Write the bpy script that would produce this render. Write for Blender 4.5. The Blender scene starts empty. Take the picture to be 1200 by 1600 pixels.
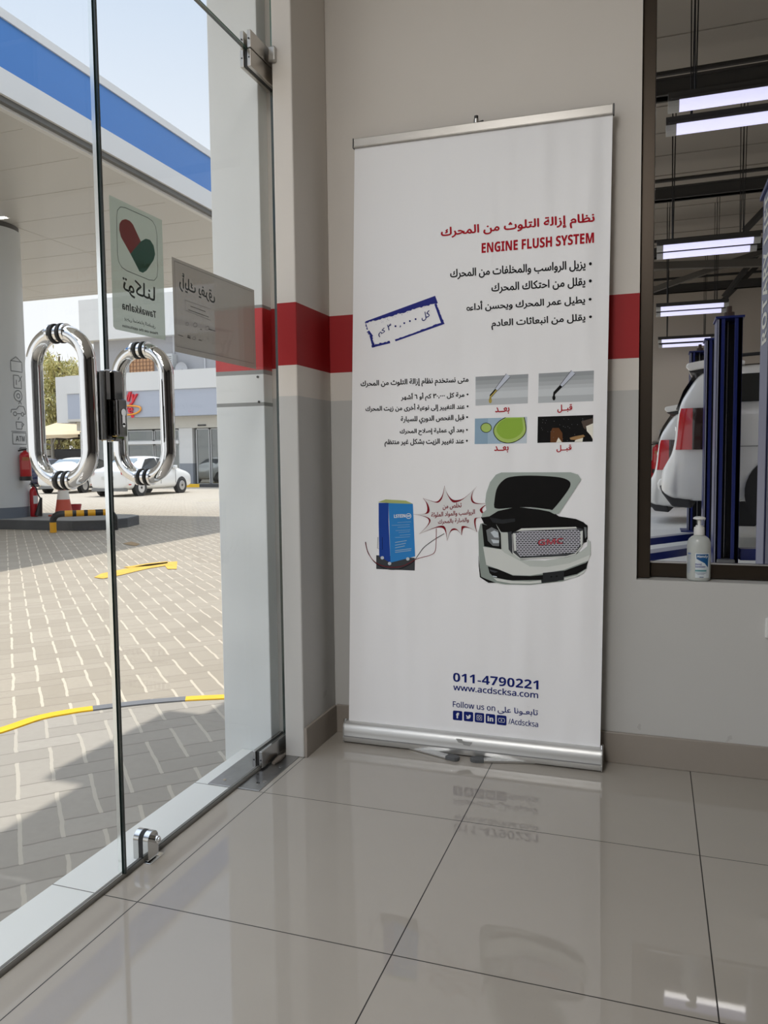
import bpy, bmesh, math, random
from mathutils import Vector, Matrix
from mathutils.geometry import tessellate_polygon
PI = math.pi
D = bpy.data
COL = bpy.context.scene.collection
SC = bpy.context.scene
random.seed(7)

# ------------------------------------------------------------------ camera
FPX = 1218.0                      # focal length in pixels of the 1200 x 1600 frame
CAM_R = ((0.94530741, 0.01213904, -0.32595482),     # columns: right, down, forward
         (0.32599523, -0.06886228, 0.94286006),
         (-0.01100058, -0.99755232, -0.06905329))
CAM_C = Vector((0, 0, 0.985))
cam = D.cameras.new('camera')
cam.sensor_fit = 'VERTICAL'
cam.sensor_height = 36.0
cam.lens = FPX / 1600 * 36.0
cam.clip_start = 0.02
cam.clip_end = 500
camo = D.objects.new('camera', cam)
COL.objects.link(camo)
camo.matrix_world = Matrix(((CAM_R[0][0], -CAM_R[0][1], -CAM_R[0][2], CAM_C.x),
                            (CAM_R[1][0], -CAM_R[1][1], -CAM_R[1][2], CAM_C.y),
                            (CAM_R[2][0], -CAM_R[2][1], -CAM_R[2][2], CAM_C.z),
                            (0, 0, 0, 1)))
SC.camera = camo

# ------------------------------------------------------------------ render look
SC.view_settings.view_transform = 'Standard'
SC.view_settings.look = 'None'
SC.view_settings.gamma = 1
SC.view_settings.use_curve_mapping = False
SC.view_settings.exposure = 0.36
SC.cycles.use_denoising = True
SC.cycles.max_bounces = 10
SC.cycles.diffuse_bounces = 5
SC.cycles.glossy_bounces = 6
SC.cycles.transparent_max_bounces = 24
SC.cycles.sample_clamp_indirect = 8

# ------------------------------------------------------------------ sky and sun
w = D.worlds.new('sky')
SC.world = w
w.use_nodes = True
nt = w.node_tree
nt.nodes.clear()
tc = nt.nodes.new('ShaderNodeTexCoord')
sp = nt.nodes.new('ShaderNodeSeparateXYZ')
rp = nt.nodes.new('ShaderNodeValToRGB')
el = rp.color_ramp.elements
el[0].position = 0.0; el[0].color = (0.96, 0.97, 0.985, 1)
el[1].position = 1.0; el[1].color = (0.68, 0.75, 0.88, 1)
e = el.new(0.22); e.color = (0.90, 0.93, 0.97, 1)
e = el.new(0.48); e.color = (0.64, 0.74, 0.88, 1)
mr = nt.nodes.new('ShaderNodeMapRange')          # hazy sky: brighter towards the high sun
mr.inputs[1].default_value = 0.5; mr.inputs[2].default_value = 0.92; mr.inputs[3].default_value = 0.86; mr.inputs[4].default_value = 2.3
bg = nt.nodes.new('ShaderNodeBackground')
bg.inputs[1].default_value = 1.0
out = nt.nodes.new('ShaderNodeOutputWorld')
nt.links.new(tc.outputs['Generated'], sp.inputs[0])
nt.links.new(sp.outputs[2], rp.inputs[0])
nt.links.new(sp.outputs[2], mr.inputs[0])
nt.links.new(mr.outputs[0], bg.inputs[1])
nt.links.new(rp.outputs[0], bg.inputs[0])
nt.links.new(bg.outputs[0], out.inputs[0])

SUN_DIR = Vector((-0.10, 0.36, 1.0)).normalized()      # towards the sun
sl = D.lights.new('sun', 'SUN')
sl.energy = 2.5
sl.angle = math.radians(0.6)
sl.color = (1.0, 0.96, 0.90)
so = D.objects.new('sun', sl)
so.rotation_mode = 'QUATERNION'
so.rotation_quaternion = SUN_DIR.to_track_quat('Z', 'Y')
COL.objects.link(so)

CEIL_FILL_W = 26.0        # watts of each unseen panel added to brighten the room
TUBE_W = 1.2              # watts of light from each worn tube batten (the added, unseen right hand row is stronger)
TUBE_STRENGTH = 0.74      # emission of the workshop tubes

# ------------------------------------------------------------------ helpers
def lin(c):
    return tuple((v / 12.92 if v <= 0.04045 else ((v + 0.055) / 1.055) ** 2.4) for v in c)
def rgb(r, g, b):
    return lin((r / 255, g / 255, b / 255))
_mats = {}
def M(name, col, rough=0.5, metal=0.0, spec=0.5, emit=None, es=0.0, noise=None, coat=0.0, bump=None, alpha=None, trans=0.0):
    """principled material; noise=(scale, amount) gives slight wear, bump=(scale, distance)"""
    if name in _mats: return _mats[name]
    m = D.materials.new(name); m.use_nodes = True
    nt = m.node_tree; b = nt.nodes['Principled BSDF']
    b.inputs['Base Color'].default_value = (*col, 1)
    b.inputs['Roughness'].default_value = rough
    b.inputs['Metallic'].default_value = metal
    b.inputs['Specular IOR Level'].default_value = spec
    b.inputs['Coat Weight'].default_value = coat
    b.inputs['Transmission Weight'].default_value = trans
    if emit:
        b.inputs['Emission Color'].default_value = (*emit, 1)
        b.inputs['Emission Strength'].default_value = es
    if alpha is not None: b.inputs['Alpha'].default_value = alpha
    t = None
    if noise or bump:
        t = nt.nodes.new('ShaderNodeTexCoord')
    if noise:
        n = nt.nodes.new('ShaderNodeTexNoise'); n.inputs['Scale'].default_value = noise[0]; n.inputs['Detail'].default_value = 5
        mx = nt.nodes.new('ShaderNodeMix'); mx.data_type = 'RGBA'
        mx.inputs[6].default_value = (*[v * (1 - noise[1]) for v in col], 1)
        mx.inputs[7].default_value = (*[min(1, v * (1 + noise[1])) for v in col], 1)
        nt.links.new(t.outputs['Object'], n.inputs['Vector'])
        nt.links.new(n.outputs[0], mx.inputs[0]); nt.links.new(mx.outputs[2], b.inputs['Base Color'])
    if bump:
        n2 = nt.nodes.new('ShaderNodeTexNoise'); n2.inputs['Scale'].default_value = bump[0]
        bp = nt.nodes.new('ShaderNodeBump'); bp.inputs['Strength'].default_value = 0.6; bp.inputs['Distance'].default_value = bump[1]
        nt.links.new(t.outputs['Object'], n2.inputs['Vector'])
        nt.links.new(n2.outputs[0], bp.inputs['Height']); nt.links.new(bp.outputs[0], b.inputs['Normal'])
    _mats[name] = m
    return m

class NG:
    """tiny node-graph writer for procedural patterns"""
    def __init__(s, m): s.nt = m.node_tree
    def val(s, v, sock):
        if isinstance(v, (int, float)): sock.default_value = v
        else: s.nt.links.new(v, sock)
    def m(s, op, a, b=0.0, c=0.0):
        n = s.nt.nodes.new('ShaderNodeMath'); n.operation = op
        s.val(a, n.inputs[0]); s.val(b, n.inputs[1]); s.val(c, n.inputs[2])
        return n.outputs[0]
    def noise(s, vec, scale, detail=4):
        n = s.nt.nodes.new('ShaderNodeTexNoise'); n.inputs['Scale'].default_value = scale; n.inputs['Detail'].default_value = detail
        s.nt.links.new(vec, n.inputs['Vector']); return n.outputs[0]
    def white(s, a, b):
        c = s.nt.nodes.new('ShaderNodeCombineXYZ'); s.val(a, c.inputs[0]); s.val(b, c.inputs[1])
        n = s.nt.nodes.new('ShaderNodeTexWhiteNoise'); s.nt.links.new(c.outputs[0], n.inputs['Vector']); return n.outputs[0]
    def mix(s, f, a, b):
        n = s.nt.nodes.new('ShaderNodeMix'); n.data_type = 'RGBA'
        s.val(f, n.inputs[0])
        for v, k in ((a, 6), (b, 7)):
            if isinstance(v, tuple): n.inputs[k].default_value = (*v[:3], 1)
            else: s.nt.links.new(v, n.inputs[k])
        return n.outputs[2]
    def obj(s):
        t = s.nt.nodes.new('ShaderNodeTexCoord'); sp = s.nt.nodes.new('ShaderNodeSeparateXYZ')
        s.nt.links.new(t.outputs['Object'], sp.inputs[0])
        return t.outputs['Object'], sp.outputs[0], sp.outputs[1], sp.outputs[2]

def wm(o):
    m = Matrix.LocRotScale(o.location, o.rotation_euler, o.scale)
    return (wm(o.parent) @ m) if o.parent else m
def tag(o, label=None, cat=None, group=None, kind=None):
    if label: o['label'] = label
    if cat: o['category'] = cat
    if group: o['group'] = group
    if kind: o['kind'] = kind
    return o
def thing(name, label=None, cat=None, loc=(0, 0, 0), rz=0.0, group=None, kind=None):
    o = D.objects.new(name, None); COL.objects.link(o)
    o.empty_display_size = 0.1
    o.location = loc; o.rotation_euler = (0, 0, rz)
    return tag(o, label, cat, group, kind)
def obj(name, bm, mats, parent=None, local=False, smooth=None, bevel=None, subsurf=0, label=None, kind=None):
    """one mesh object; geometry is given in world space unless local"""
    if parent is not None and not local:
        bm.transform(wm(parent).inverted())
    bmesh.ops.recalc_face_normals(bm, faces=bm.faces[:])
    me = D.meshes.new(name); bm.to_mesh(me); bm.free()
    if not isinstance(mats, (list, tuple)): mats = [mats]
    for m in mats: me.materials.append(m)
    o = D.objects.new(name, me); COL.objects.link(o)
    o.parent = parent
    if smooth is not None:
        for p in me.polygons: p.use_smooth = True
        if smooth < 180: me.set_sharp_from_angle(angle=math.radians(smooth))
    if bevel:
        md = o.modifiers.new('bevel', 'BEVEL'); md.width = bevel; md.segments = 2; md.limit_method = 'ANGLE'; md.angle_limit = math.radians(40)
    if subsurf:
        md = o.modifiers.new('subsurf', 'SUBSURF'); md.levels = subsurf; md.render_levels = subsurf
    if label: o['label'] = label
    if kind: o['kind'] = kind
    return o
def BM(): return bmesh.new()
def box(bm, x0, x1, y0, y1, z0, z1, mi=0):
    vs = [bm.verts.new((x, y, z)) for x in (x0, x1) for y in (y0, y1) for z in (z0, z1)]
    for q in ((0, 1, 3, 2), (4, 6, 7, 5), (0, 4, 5, 1), (2, 3, 7, 6), (0, 2, 6, 4), (1, 5, 7, 3)):
        f = bm.faces.new([vs[i] for i in q]); f.material_index = mi
    return bm
def face(bm, pts, mi=0):
    f = bm.faces.new([bm.verts.new(p) for p in pts]); f.material_index = mi; return f
def ring(c, ax, r, n, ax0=None):
    ax = Vector(ax).normalized()
    a = ax0 or ax.orthogonal().normalized()
    a = (a - ax * a.dot(ax)).normalized(); b = ax.cross(a)
    return [Vector(c) + (a * math.cos(2 * PI * k / n) + b * math.sin(2 * PI * k / n)) * r for k in range(n)]
def tube(bm, pts, r, n=12, closed=False, caps=True, mi=0):
    pts = [Vector(p) for p in pts]; N = len(pts); rings = []
    a0 = None
    for i, p in enumerate(pts):
        if closed: t = pts[(i + 1) % N] - pts[i - 1]
        else: t = pts[min(i + 1, N - 1)] - pts[max(i - 1, 0)]
        t.normalize()
        if a0 is None: a0 = t.orthogonal().normalized()
        a0 = (a0 - t * a0.dot(t)).normalized()
        rr = r[i] if isinstance(r, (list, tuple)) else r
        rings.append([bm.verts.new(v) for v in ring(p, t, rr, n, a0)])
    for i in range(N if closed else N - 1):
        A, B = rings[i], rings[(i + 1) % N]
        for k in range(n):
            f = bm.faces.new((A[k], A[(k + 1) % n], B[(k + 1) % n], B[k])); f.material_index = mi
    if caps and not closed:
        bm.faces.new(rings[0][::-1]).material_index = mi; bm.faces.new(rings[-1]).material_index = mi
    return bm
def cyl(bm, p0, p1, r, r2=None, n=20, mi=0):
    return tube(bm, [p0, p1], [r, r if r2 is None else r2], n, mi=mi)
def lathe(bm, prof, c=(0, 0, 0), n=24, sx=1.0, sy=1.0, mi=0, axis='z'):
    rings = []
    for r, z in prof:
        R = []
        for k in range(n):
            a = 2 * PI * k / n
            x, y = r * math.cos(a) * sx, r * math.sin(a) * sy
            if axis == 'y': R.append(bm.verts.new((c[0] + x, c[1] + z, c[2] + y)))
            else: R.append(bm.verts.new((c[0] + x, c[1] + y, c[2] + z)))
        rings.append(R)
    for A, B in zip(rings, rings[1:]):
        for k in range(n): bm.faces.new((A[k], A[(k + 1) % n], B[(k + 1) % n], B[k])).material_index = mi
    if prof[0][0] > 1e-6: bm.faces.new(rings[0][::-1]).material_index = mi
    if prof[-1][0] > 1e-6: bm.faces.new(rings[-1]).material_index = mi
    bmesh.ops.remove_doubles(bm, verts=bm.verts[:], dist=1e-6)
    return bm
def prism(bm, poly, f0, f1, mi=0):
    """poly: 2-D points; f0/f1 map (u,v) to the two end faces"""
    n = len(poly)
    A = [bm.verts.new(f0(*p)) for p in poly]; B = [bm.verts.new(f1(*p)) for p in poly]
    tris = tessellate_polygon([[Vector((p[0], p[1], 0)) for p in poly]])
    for t in tris:
        bm.faces.new([A[i] for i in t]).material_index = mi
        bm.faces.new([B[i] for i in t][::-1]).material_index = mi
    for i in range(n):
        j = (i + 1) % n
        bm.faces.new((A[i], A[j], B[j], B[i])).material_index = mi
    return bm
def sheet(bm, pts3, mi=0):
    """flat polygon (may be concave) from 3-D points"""
    vs = [bm.verts.new(p) for p in pts3]
    n = (Vector(pts3[1]) - Vector(pts3[0]))
    for t in tessellate_polygon([[Vector(p) for p in pts3]]):
        try: bm.faces.new([vs[i] for i in t]).material_index = mi
        except ValueError: pass
    return bm
def ribbon(bm, pts3, w, nrm, mi=0):
    """flat stroke of width w along points lying in a plane of normal nrm"""
    pts = [Vector(p) for p in pts3]; L = []; R = []
    for i, p in enumerate(pts):
        t = (pts[min(i + 1, len(pts) - 1)] - pts[max(i - 1, 0)]).normalized()
        s = t.cross(nrm).normalized() * w * 0.5
        L.append(bm.verts.new(p + s)); R.append(bm.verts.new(p - s))
    for i in range(len(pts) - 1):
        bm.faces.new((L[i], L[i + 1], R[i + 1], R[i])).material_index = mi
    return bm
def smooth_line(pts, k=6):
    """Catmull-Rom through 2-D points"""
    out = []
    P = [pts[0]] + list(pts) + [pts[-1]]
    for i in range(1, len(P) - 2):
        for s in range(k):
            t = s / k
            q = []
            for d in range(len(pts[0])):
                a, b, c, e = P[i - 1][d], P[i][d], P[i + 1][d], P[i + 2][d]
                q.append(0.5 * (2 * b + (c - a) * t + (2 * a - 5 * b + 4 * c - e) * t * t + (3 * b - a - 3 * c + e) * t ** 3))
            out.append(tuple(q))
    out.append(tuple(pts[-1]))
    return out
def copy_tree(o, parent=None):
    c = o.copy(); COL.objects.link(c)
    if parent: c.parent = parent
    for ch in [x for x in D.objects if x.parent == o]: copy_tree(ch, c)
    return c

# measured points: the photograph's pixel to a point on a plane of the place
def ray(px, py):
    d = ((px - 600) / FPX, (py - 800) / FPX, 1.0)
    return Vector([sum(CAM_R[i][k] * d[k] for k in range(3)) for i in range(3)])
def on_x(px, py, x): d = ray(px, py); return CAM_C + d * ((x - CAM_C.x) / d.x)
def on_y(px, py, y): d = ray(px, py); return CAM_C + d * ((y - CAM_C.y) / d.y)
def on_z(px, py, z): d = ray(px, py); return CAM_C + d * ((z - CAM_C.z) / d.z)

# ---- lettering (Arabic is joined by presentation forms and laid right to left)
AF = {'ا': 'ﺍﺎ', 'أ': 'ﺃﺄ', 'إ': 'ﺇﺈ', 'ب': 'ﺏﺐﺑﺒ', 'ة': 'ﺓﺔ', 'ت': 'ﺕﺖﺗﺘ', 'ث': 'ﺙﺚﺛﺜ', 'ج': 'ﺝﺞﺟﺠ', 'ح': 'ﺡﺢﺣﺤ', 'خ': 'ﺥﺦﺧﺨ',
      'د': 'ﺩﺪ', 'ر': 'ﺭﺮ', 'ز': 'ﺯﺰ', 'س': 'ﺱﺲﺳﺴ', 'ش': 'ﺵﺶﺷﺸ', 'ص': 'ﺹﺺﺻﺼ', 'ض': 'ﺽﺾﺿﻀ', 'ط': 'ﻁﻂﻃﻄ', 'ظ': 'ﻅﻆﻇﻈ', 'ع': 'ﻉﻊﻋﻌ',
      'غ': 'ﻍﻎﻏﻐ', 'ف': 'ﻑﻒﻓﻔ', 'ق': 'ﻕﻖﻗﻘ', 'ك': 'ﻙﻚﻛﻜ', 'ل': 'ﻝﻞﻟﻠ', 'م': 'ﻡﻢﻣﻤ', 'ن': 'ﻥﻦﻧﻨ', 'ه': 'ﻩﻪﻫﻬ', 'و': 'ﻭﻮ', 'ى': 'ﻯﻰ',
      'ي': 'ﻱﻲﻳﻴ'}
def arabic(s):
    o = []; i = 0; prev = False
    while i < len(s):
        c = s[i]; nx = s[i + 1] if i + 1 < len(s) else ''
        if c == 'ل' and nx in ('ا', 'أ', 'إ'):
            o.append({'ا': 'ﻻﻼ', 'أ': 'ﻷﻸ', 'إ': 'ﻹﻺ'}[nx][1 if prev else 0]); prev = False; i += 2; continue
        if c not in AF: o.append(c); prev = (c == 'ـ'); i += 1; continue
        f = AF[c]; join = len(f) == 4 and (nx in AF or nx == 'ـ')
        if join: o.append(f[3] if prev else f[2]); prev = True
        else: o.append(f[1] if prev else f[0]); prev = False
        i += 1
    return ''.join(reversed(o)).replace('ﺓ', 'ﺔ')
def text_verts(body, bold=0.0, shear=0.0, extrude=0.0, res=3):
    """triangulated outline of a line of lettering, scaled to the unit square"""
    cu = D.curves.new('lettering', 'FONT'); cu.body = body; cu.size = 1.0
    cu.offset = bold; cu.shear = shear; cu.extrude = extrude; cu.resolution_u = res
    o = D.objects.new('lettering', cu); COL.objects.link(o)
    dg = bpy.context.evaluated_depsgraph_get()
    me = D.meshes.new_from_object(o.evaluated_get(dg))
    vs = [v.co.copy() for v in me.vertices]; fs = [tuple(p.vertices) for p in me.polygons]
    D.objects.remove(o); D.curves.remove(cu); D.meshes.remove(me)
    x0 = min(v.x for v in vs); x1 = max(v.x for v in vs); y0 = min(v.y for v in vs); y1 = max(v.y for v in vs)
    return [((v.x - x0) / (x1 - x0), (v.y - y0) / (y1 - y0), v.z) for v in vs], fs
def sans(s, bold=True):
    """Latin letters and digits in the upright sans face"""
    o = ''
    for c in s:
        if c.isascii() and c.isdigit(): o += chr((0x1D7EC if bold else 0x1D7E2) + int(c))
        elif 'A' <= c <= 'Z': o += chr((0x1D5D4 if bold else 0x1D5A0) + ord(c) - 65)
        elif 'a' <= c <= 'z': o += chr((0x1D5EE if bold else 0x1D5BA) + ord(c) - 97)
        else: o += c
    return o
def text_quad(bm, body, bl, br, tl, bold=0.0, shear=0.0, extrude=0.0, mi=0, nrm=Vector((0, 0, 0))):
    """lettering fitted between three corner points in space; heavier strokes by overprinting"""
    vs, fs = text_verts(body, 0.004 if any(ord(c) > 0x5ff and ord(c) < 0xffff for c in body) else 0.0, shear, extrude)
    bl, br, tl = Vector(bl), Vector(br), Vector(tl)
    b = bold * (tl - bl).length; ex = (br - bl).normalized() * b; ey = (tl - bl).normalized() * b
    shifts = [(0, 0)] if bold == 0 else [(1, 0), (-1, 0), (0, .8), (0, -.8)]
    lay = (br - bl).cross(tl - bl).normalized() * 3e-5
    for k, (sx, sy) in enumerate(shifts):
        V = [bm.verts.new(bl + (br - bl) * u + (tl - bl) * v + nrm * w_ + ex * sx + ey * sy + lay * k) for u, v, w_ in vs]
        for f in fs:
            try: bm.faces.new([V[i] for i in f]).material_index = mi
            except ValueError: pass
    return bm

# ------------------------------------------------------------------ materials
white_metal = M('white powder coat', rgb(214, 216, 214), 0.45)
chrome = M('polished chrome', (0.86, 0.86, 0.86), 0.04, 1.0)
steel = M('brushed steel', (0.52, 0.51, 0.49), 0.28, 1.0, noise=(60, 0.12))
alu = M('satin aluminium', (0.72, 0.72, 0.72), 0.33, 1.0)
alu_soft = M('anodised aluminium', (0.62, 0.62, 0.61), 0.42, 0.7)
rubber = M('black rubber', (0.012, 0.012, 0.012), 0.5)
black = M('black plastic', (0.015, 0.015, 0.016), 0.35)
red_paint = M('red enamel', rgb(175, 22, 32), 0.3)
blue_lift = M('blue lift paint', rgb(12, 30, 100), 0.35, noise=(6, 0.15))
dark_metal = M('dark steel', rgb(58, 56, 54), 0.55)
tyre_m = M('tyre rubber', (0.02, 0.02, 0.021), 0.75)
rim_m = M('painted alloy', (0.6, 0.6, 0.6), 0.3, 0.8)
car_white = M('white car paint', rgb(236, 236, 233), 0.22, coat=0.6)
car_blue = M('dark blue car paint', rgb(18, 26, 62), 0.2, coat=0.8)
car_glass = M('dark car glass', (0.02, 0.023, 0.024), 0.05, spec=0.8)
tail_red = M('red lamp lens', rgb(190, 16, 30), 0.15, coat=0.6)
concrete = M('plain concrete', rgb(150, 149, 145), 0.85, noise=(3, 0.1))
yellow = M('yellow paint', rgb(240, 190, 20), 0.6, noise=(8, 0.12))
kerb_black = M('black kerb paint', rgb(52, 53, 56), 0.6)

def glass_mat(name, tint, refl=1.0):
    m = D.materials.new(name); m.use_nodes = True
    nt = m.node_tree; nt.nodes.clear()
    tr = nt.nodes.new('ShaderNodeBsdfTransparent'); tr.inputs[0].default_value = (*tint, 1)
    gl = nt.nodes.new('ShaderNodeBsdfGlossy'); gl.inputs[1].default_value = 0.0
    fr = nt.nodes.new('ShaderNodeFresnel'); fr.inputs[0].default_value = 1.45
    mu = nt.nodes.new('ShaderNodeMath'); mu.operation = 'MULTIPLY'; mu.inputs[1].default_value = refl
    mx = nt.nodes.new('ShaderNodeMixShader'); ou = nt.nodes.new('ShaderNodeOutputMaterial')
    geo = nt.nodes.new('ShaderNodeNewGeometry')
    # same index from both sides of the thin pane
    mm = nt.nodes.new('ShaderNodeMapRange')
    mm.inputs[3].default_value = 1.45; mm.inputs[4].default_value = 1 / 1.45
    nt.links.new(geo.outputs['Backfacing'], mm.inputs[0]); nt.links.new(mm.outputs[0], fr.inputs[0])
    nt.links.new(fr.outputs[0], mu.inputs[0]); nt.links.new(mu.outputs[0], mx.inputs[0])
    nt.links.new(tr.outputs[0], mx.inputs[1]); nt.links.new(gl.outputs[0], mx.inputs[2])
    nt.links.new(mx.outputs[0], ou.inputs[0])
    return m
pane_glass = glass_mat('clear door glass', (0.99, 0.993, 0.99), 0.4)
window_glass = glass_mat('workshop window glass', (0.975, 0.975, 0.97), 0.12)
shop_glass = glass_mat('shop glass', (0.62, 0.70, 0.68), 5.0)
glass_edge = M('polished glass edge', rgb(120, 150, 140), 0.08, spec=0.9, coat=0.5)

def wall_mat():
    m = D.materials.new('painted wall with red stripe'); m.use_nodes = True
    g = NG(m); vec, x, y, z = g.obj()
    b = m.node_tree.nodes['Principled BSDF']
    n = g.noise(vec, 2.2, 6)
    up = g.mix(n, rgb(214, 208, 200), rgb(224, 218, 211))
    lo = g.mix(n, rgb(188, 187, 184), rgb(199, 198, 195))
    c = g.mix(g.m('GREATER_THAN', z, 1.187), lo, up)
    st = g.m('MULTIPLY', g.m('GREATER_THAN', z, 1.285), g.m('LESS_THAN', z, 1.482))
    c = g.mix(st, c, rgb(160, 8, 16))
    # scuff marks low on the wall
    sc = g.noise(vec, 14, 5)
    scm = g.m('MULTIPLY', g.m('GREATER_THAN', sc, 0.70), g.m('LESS_THAN', z, 0.22))
    c = g.mix(g.m('MULTIPLY', scm, 0.2), c, rgb(120, 118, 114))
    m.node_tree.links.new(c, b.inputs['Base Color'])
    b.inputs['Roughness'].default_value = 0.62
    return m
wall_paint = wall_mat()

def floor_mat():
    m = D.materials.new('polished porcelain tiles'); m.use_nodes = True
    g = NG(m); vec, x, y, z = g.obj(); b = m.node_tree.nodes['Principled BSDF']
    def line(c, off):
        f = g.m('FRACT', g.m('DIVIDE', g.m('SUBTRACT', c, off), 0.6))
        d = g.m('MINIMUM', f, g.m('SUBTRACT', 1.0, f))
        return g.m('LESS_THAN', d, 0.0022)
    jx = line(x, -6.48); jy = line(y, -4.595)
    # the threshold strip beside the door has no lengthways joint
    jt = g.m('MAXIMUM', g.m('MULTIPLY', jx, g.m('GREATER_THAN', x, -1.3)), jy)
    n = g.noise(vec, 1.6, 6); n2 = g.noise(vec, 9, 5)
    c = g.mix(n, rgb(162, 156, 146), rgb(172, 166, 157))
    c = g.mix(g.m('MULTIPLY', n2, 0.35), c, rgb(158, 153, 146))
    tile = g.white(g.m('FLOOR', g.m('DIVIDE', g.m('ADD', x, 6.48), 0.6)), g.m('FLOOR', g.m('DIVIDE', g.m('ADD', y, 4.595), 0.6)))
    c = g.mix(g.m('MULTIPLY', tile, 0.25), c, rgb(160, 153, 145))
    sp = g.noise(vec, 30, 2)
    c = g.mix(g.m('GREATER_THAN', sp, 0.83), c, rgb(70, 66, 62))
    c = g.mix(jt, c, rgb(28, 24, 22))
    L = m.node_tree.links
    L.new(c, b.inputs['Base Color'])
    L.new(g.m('ADD', g.m('MULTIPLY', jt, 0.5), g.m('MULTIPLY_ADD', n2, 0.03, 0.012)), b.inputs['Roughness'])
    b.inputs['Specular IOR Level'].default_value = 0.55
    return m
floor_tile = floor_mat()

def paver_mat(name, ca, cb, light, dark, w=0.108):
    """herringbone of 2:1 blocks laid at 45 degrees"""
    m = D.materials.new(name); m.use_nodes = True
    g = NG(m); vec, x, y, z = g.obj(); b = m.node_tree.nodes['Principled BSDF']; L = m.node_tree.links
    wob = g.m('MULTIPLY', g.m('SUBTRACT', g.noise(vec, 9.0, 4), 0.5), 0.018)
    s2 = math.sqrt(0.5) / w
    u = g.m('ADD', g.m('MULTIPLY', g.m('ADD', x, y), s2), g.m('DIVIDE', wob, w))
    v = g.m('ADD', g.m('MULTIPLY', g.m('SUBTRACT', y, x), s2), g.m('DIVIDE', wob, w))
    iu = g.m('FLOOR', u); iv = g.m('FLOOR', v); fu = g.m('SUBTRACT', u, iu); fv = g.m('SUBTRACT', v, iv)
    k = g.m('FLOORED_MODULO', g.m('SUBTRACT', iu, iv), 4.0)
    def eq(n): return g.m('COMPARE', k, float(n), 0.3)
    dl = g.m('ADD', fu, eq(1)); dr = g.m('ADD', g.m('SUBTRACT', 1.0, fu), eq(0))
    db = g.m('ADD', fv, eq(2)); dt = g.m('ADD', g.m('SUBTRACT', 1.0, fv), eq(3))
    ju = g.m('LESS_THAN', g.m('MINIMUM', dl, dr), 0.055)
    jv = g.m('LESS_THAN', g.m('MINIMUM', db, dt), 0.035)
    bu = g.m('SUBTRACT', iu, eq(1)); bv = g.m('SUBTRACT', iv, eq(2))
    rnd = g.white(bu, bv)
    n = g.noise(vec, 0.7, 5); n2 = g.noise(vec, 45, 4)
    c = g.mix(rnd, ca, cb)
    c = g.mix(g.m('MULTIPLY', n2, 0.4), c, tuple(q * 0.72 for q in ca))
    c = g.mix(jv, c, dark)
    c = g.mix(ju, c, light)  # joints running one way paler: sand, plus sun shading put into the colour
    c = g.mix(g.m('MULTIPLY', g.m('GREATER_THAN', n, 0.62), 0.25), c, tuple(q * 0.8 for q in cb))
    L.new(c, b.inputs['Base Color']); b.inputs['Roughness'].default_value = 0.9
    h = g.m('SUBTRACT', g.m('SUBTRACT', 1.0, jv), g.m('MULTIPLY', ju, 0.6))
    bp = m.node_tree.nodes.new('ShaderNodeBump'); bp.inputs['Distance'].default_value = 0.006; bp.inputs['Strength'].default_value = 0.7
    L.new(h, bp.inputs['Height']); L.new(bp.outputs[0], b.inputs['Normal'])
    return m
road_pavers = paver_mat('sandy road pavers', rgb(165, 155, 139), rgb(177, 167, 151), rgb(206, 195, 176), rgb(146, 137, 124))
walk_pavers = paver_mat('grey walkway pavers', rgb(160, 154, 144), rgb(171, 165, 155), rgb(183, 176, 163), rgb(138, 132, 123))

# ------------------------------------------------------------------ the room shell
G0 = -0.05                              # outdoor ground by the door
def ground_z(y): return G0 if y < 11 else (G0 - 0.25 * min(1.0, (y - 11) / 12.0))
def structure(name, bm, m, **k):
    o = obj(name, bm, m, **k); o['kind'] = 'structure'; return o
XG = -1.178                             # plane of the glass front
YW = 2.557                              # plane of the back wall

structure('floor', box(BM(), -1.178, 4.2, -4.5, 2.56, -0.12, 0.0), floor_tile)
structure('ceiling', box(BM(), -1.3, 4.3, -4.6, 2.75, 3.1, 3.25), M('ceiling paint', rgb(205, 203, 198), 0.8))
# back wall with the opening to the workshop
bm = BM()
box(bm, -1.15, -0.046, YW, 2.74, 0.0, 3.1); box(bm, -0.046, 1.9, YW, 2.74, 0.0, 0.595)
box(bm, -0.046, 1.9, YW, 2.74, 2.75, 3.1); box(bm, 1.9, 4.2, YW, 2.74, 0.0, 3.1)
structure('wall_back', bm, wall_paint)
dark_wall = M('charcoal feature wall', rgb(62, 58, 56), 0.7)
structure('wall_right', box(BM(), 4.2, 4.35, -4.5, 2.74, 0, 3.1), dark_wall)
structure('wall_front', box(BM(), -1.18, 4.35, -4.65, -4.5, 0, 3.1), dark_wall)
# pillar that carries the door, and the cladding column outside it
bm = BM()
box(bm, -1.146, -1.078, 2.285, YW, 0, 3.1)
structure('wall_pillar', bm, wall_paint, bevel=0.004)
bb = M('tile baseboard', rgb(150, 142, 133), 0.3, noise=(4, 0.06))
structure('baseboard_back', box(BM(), -1.07, 4.2, 2.546, YW + 0.001, 0, 0.1), bb, bevel=0.002)
structure('baseboard_left', box(BM(), -1.079, -1.069, 2.289, 2.546, 0, 0.1), bb, bevel=0.002)
structure('trim_1', box(BM(), -1.215, -1.144, 2.36, 2.74, -0.05, 3.1),
          wall_paint)                   # plastered reveal behind the pane's edge
bm = BM()
box(bm, -1.168, -1.152, 2.335, 2.362, 2.29, 3.1)
structure('trim_2', bm, dark_metal)     # dark seal beside the glass over the door

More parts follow.
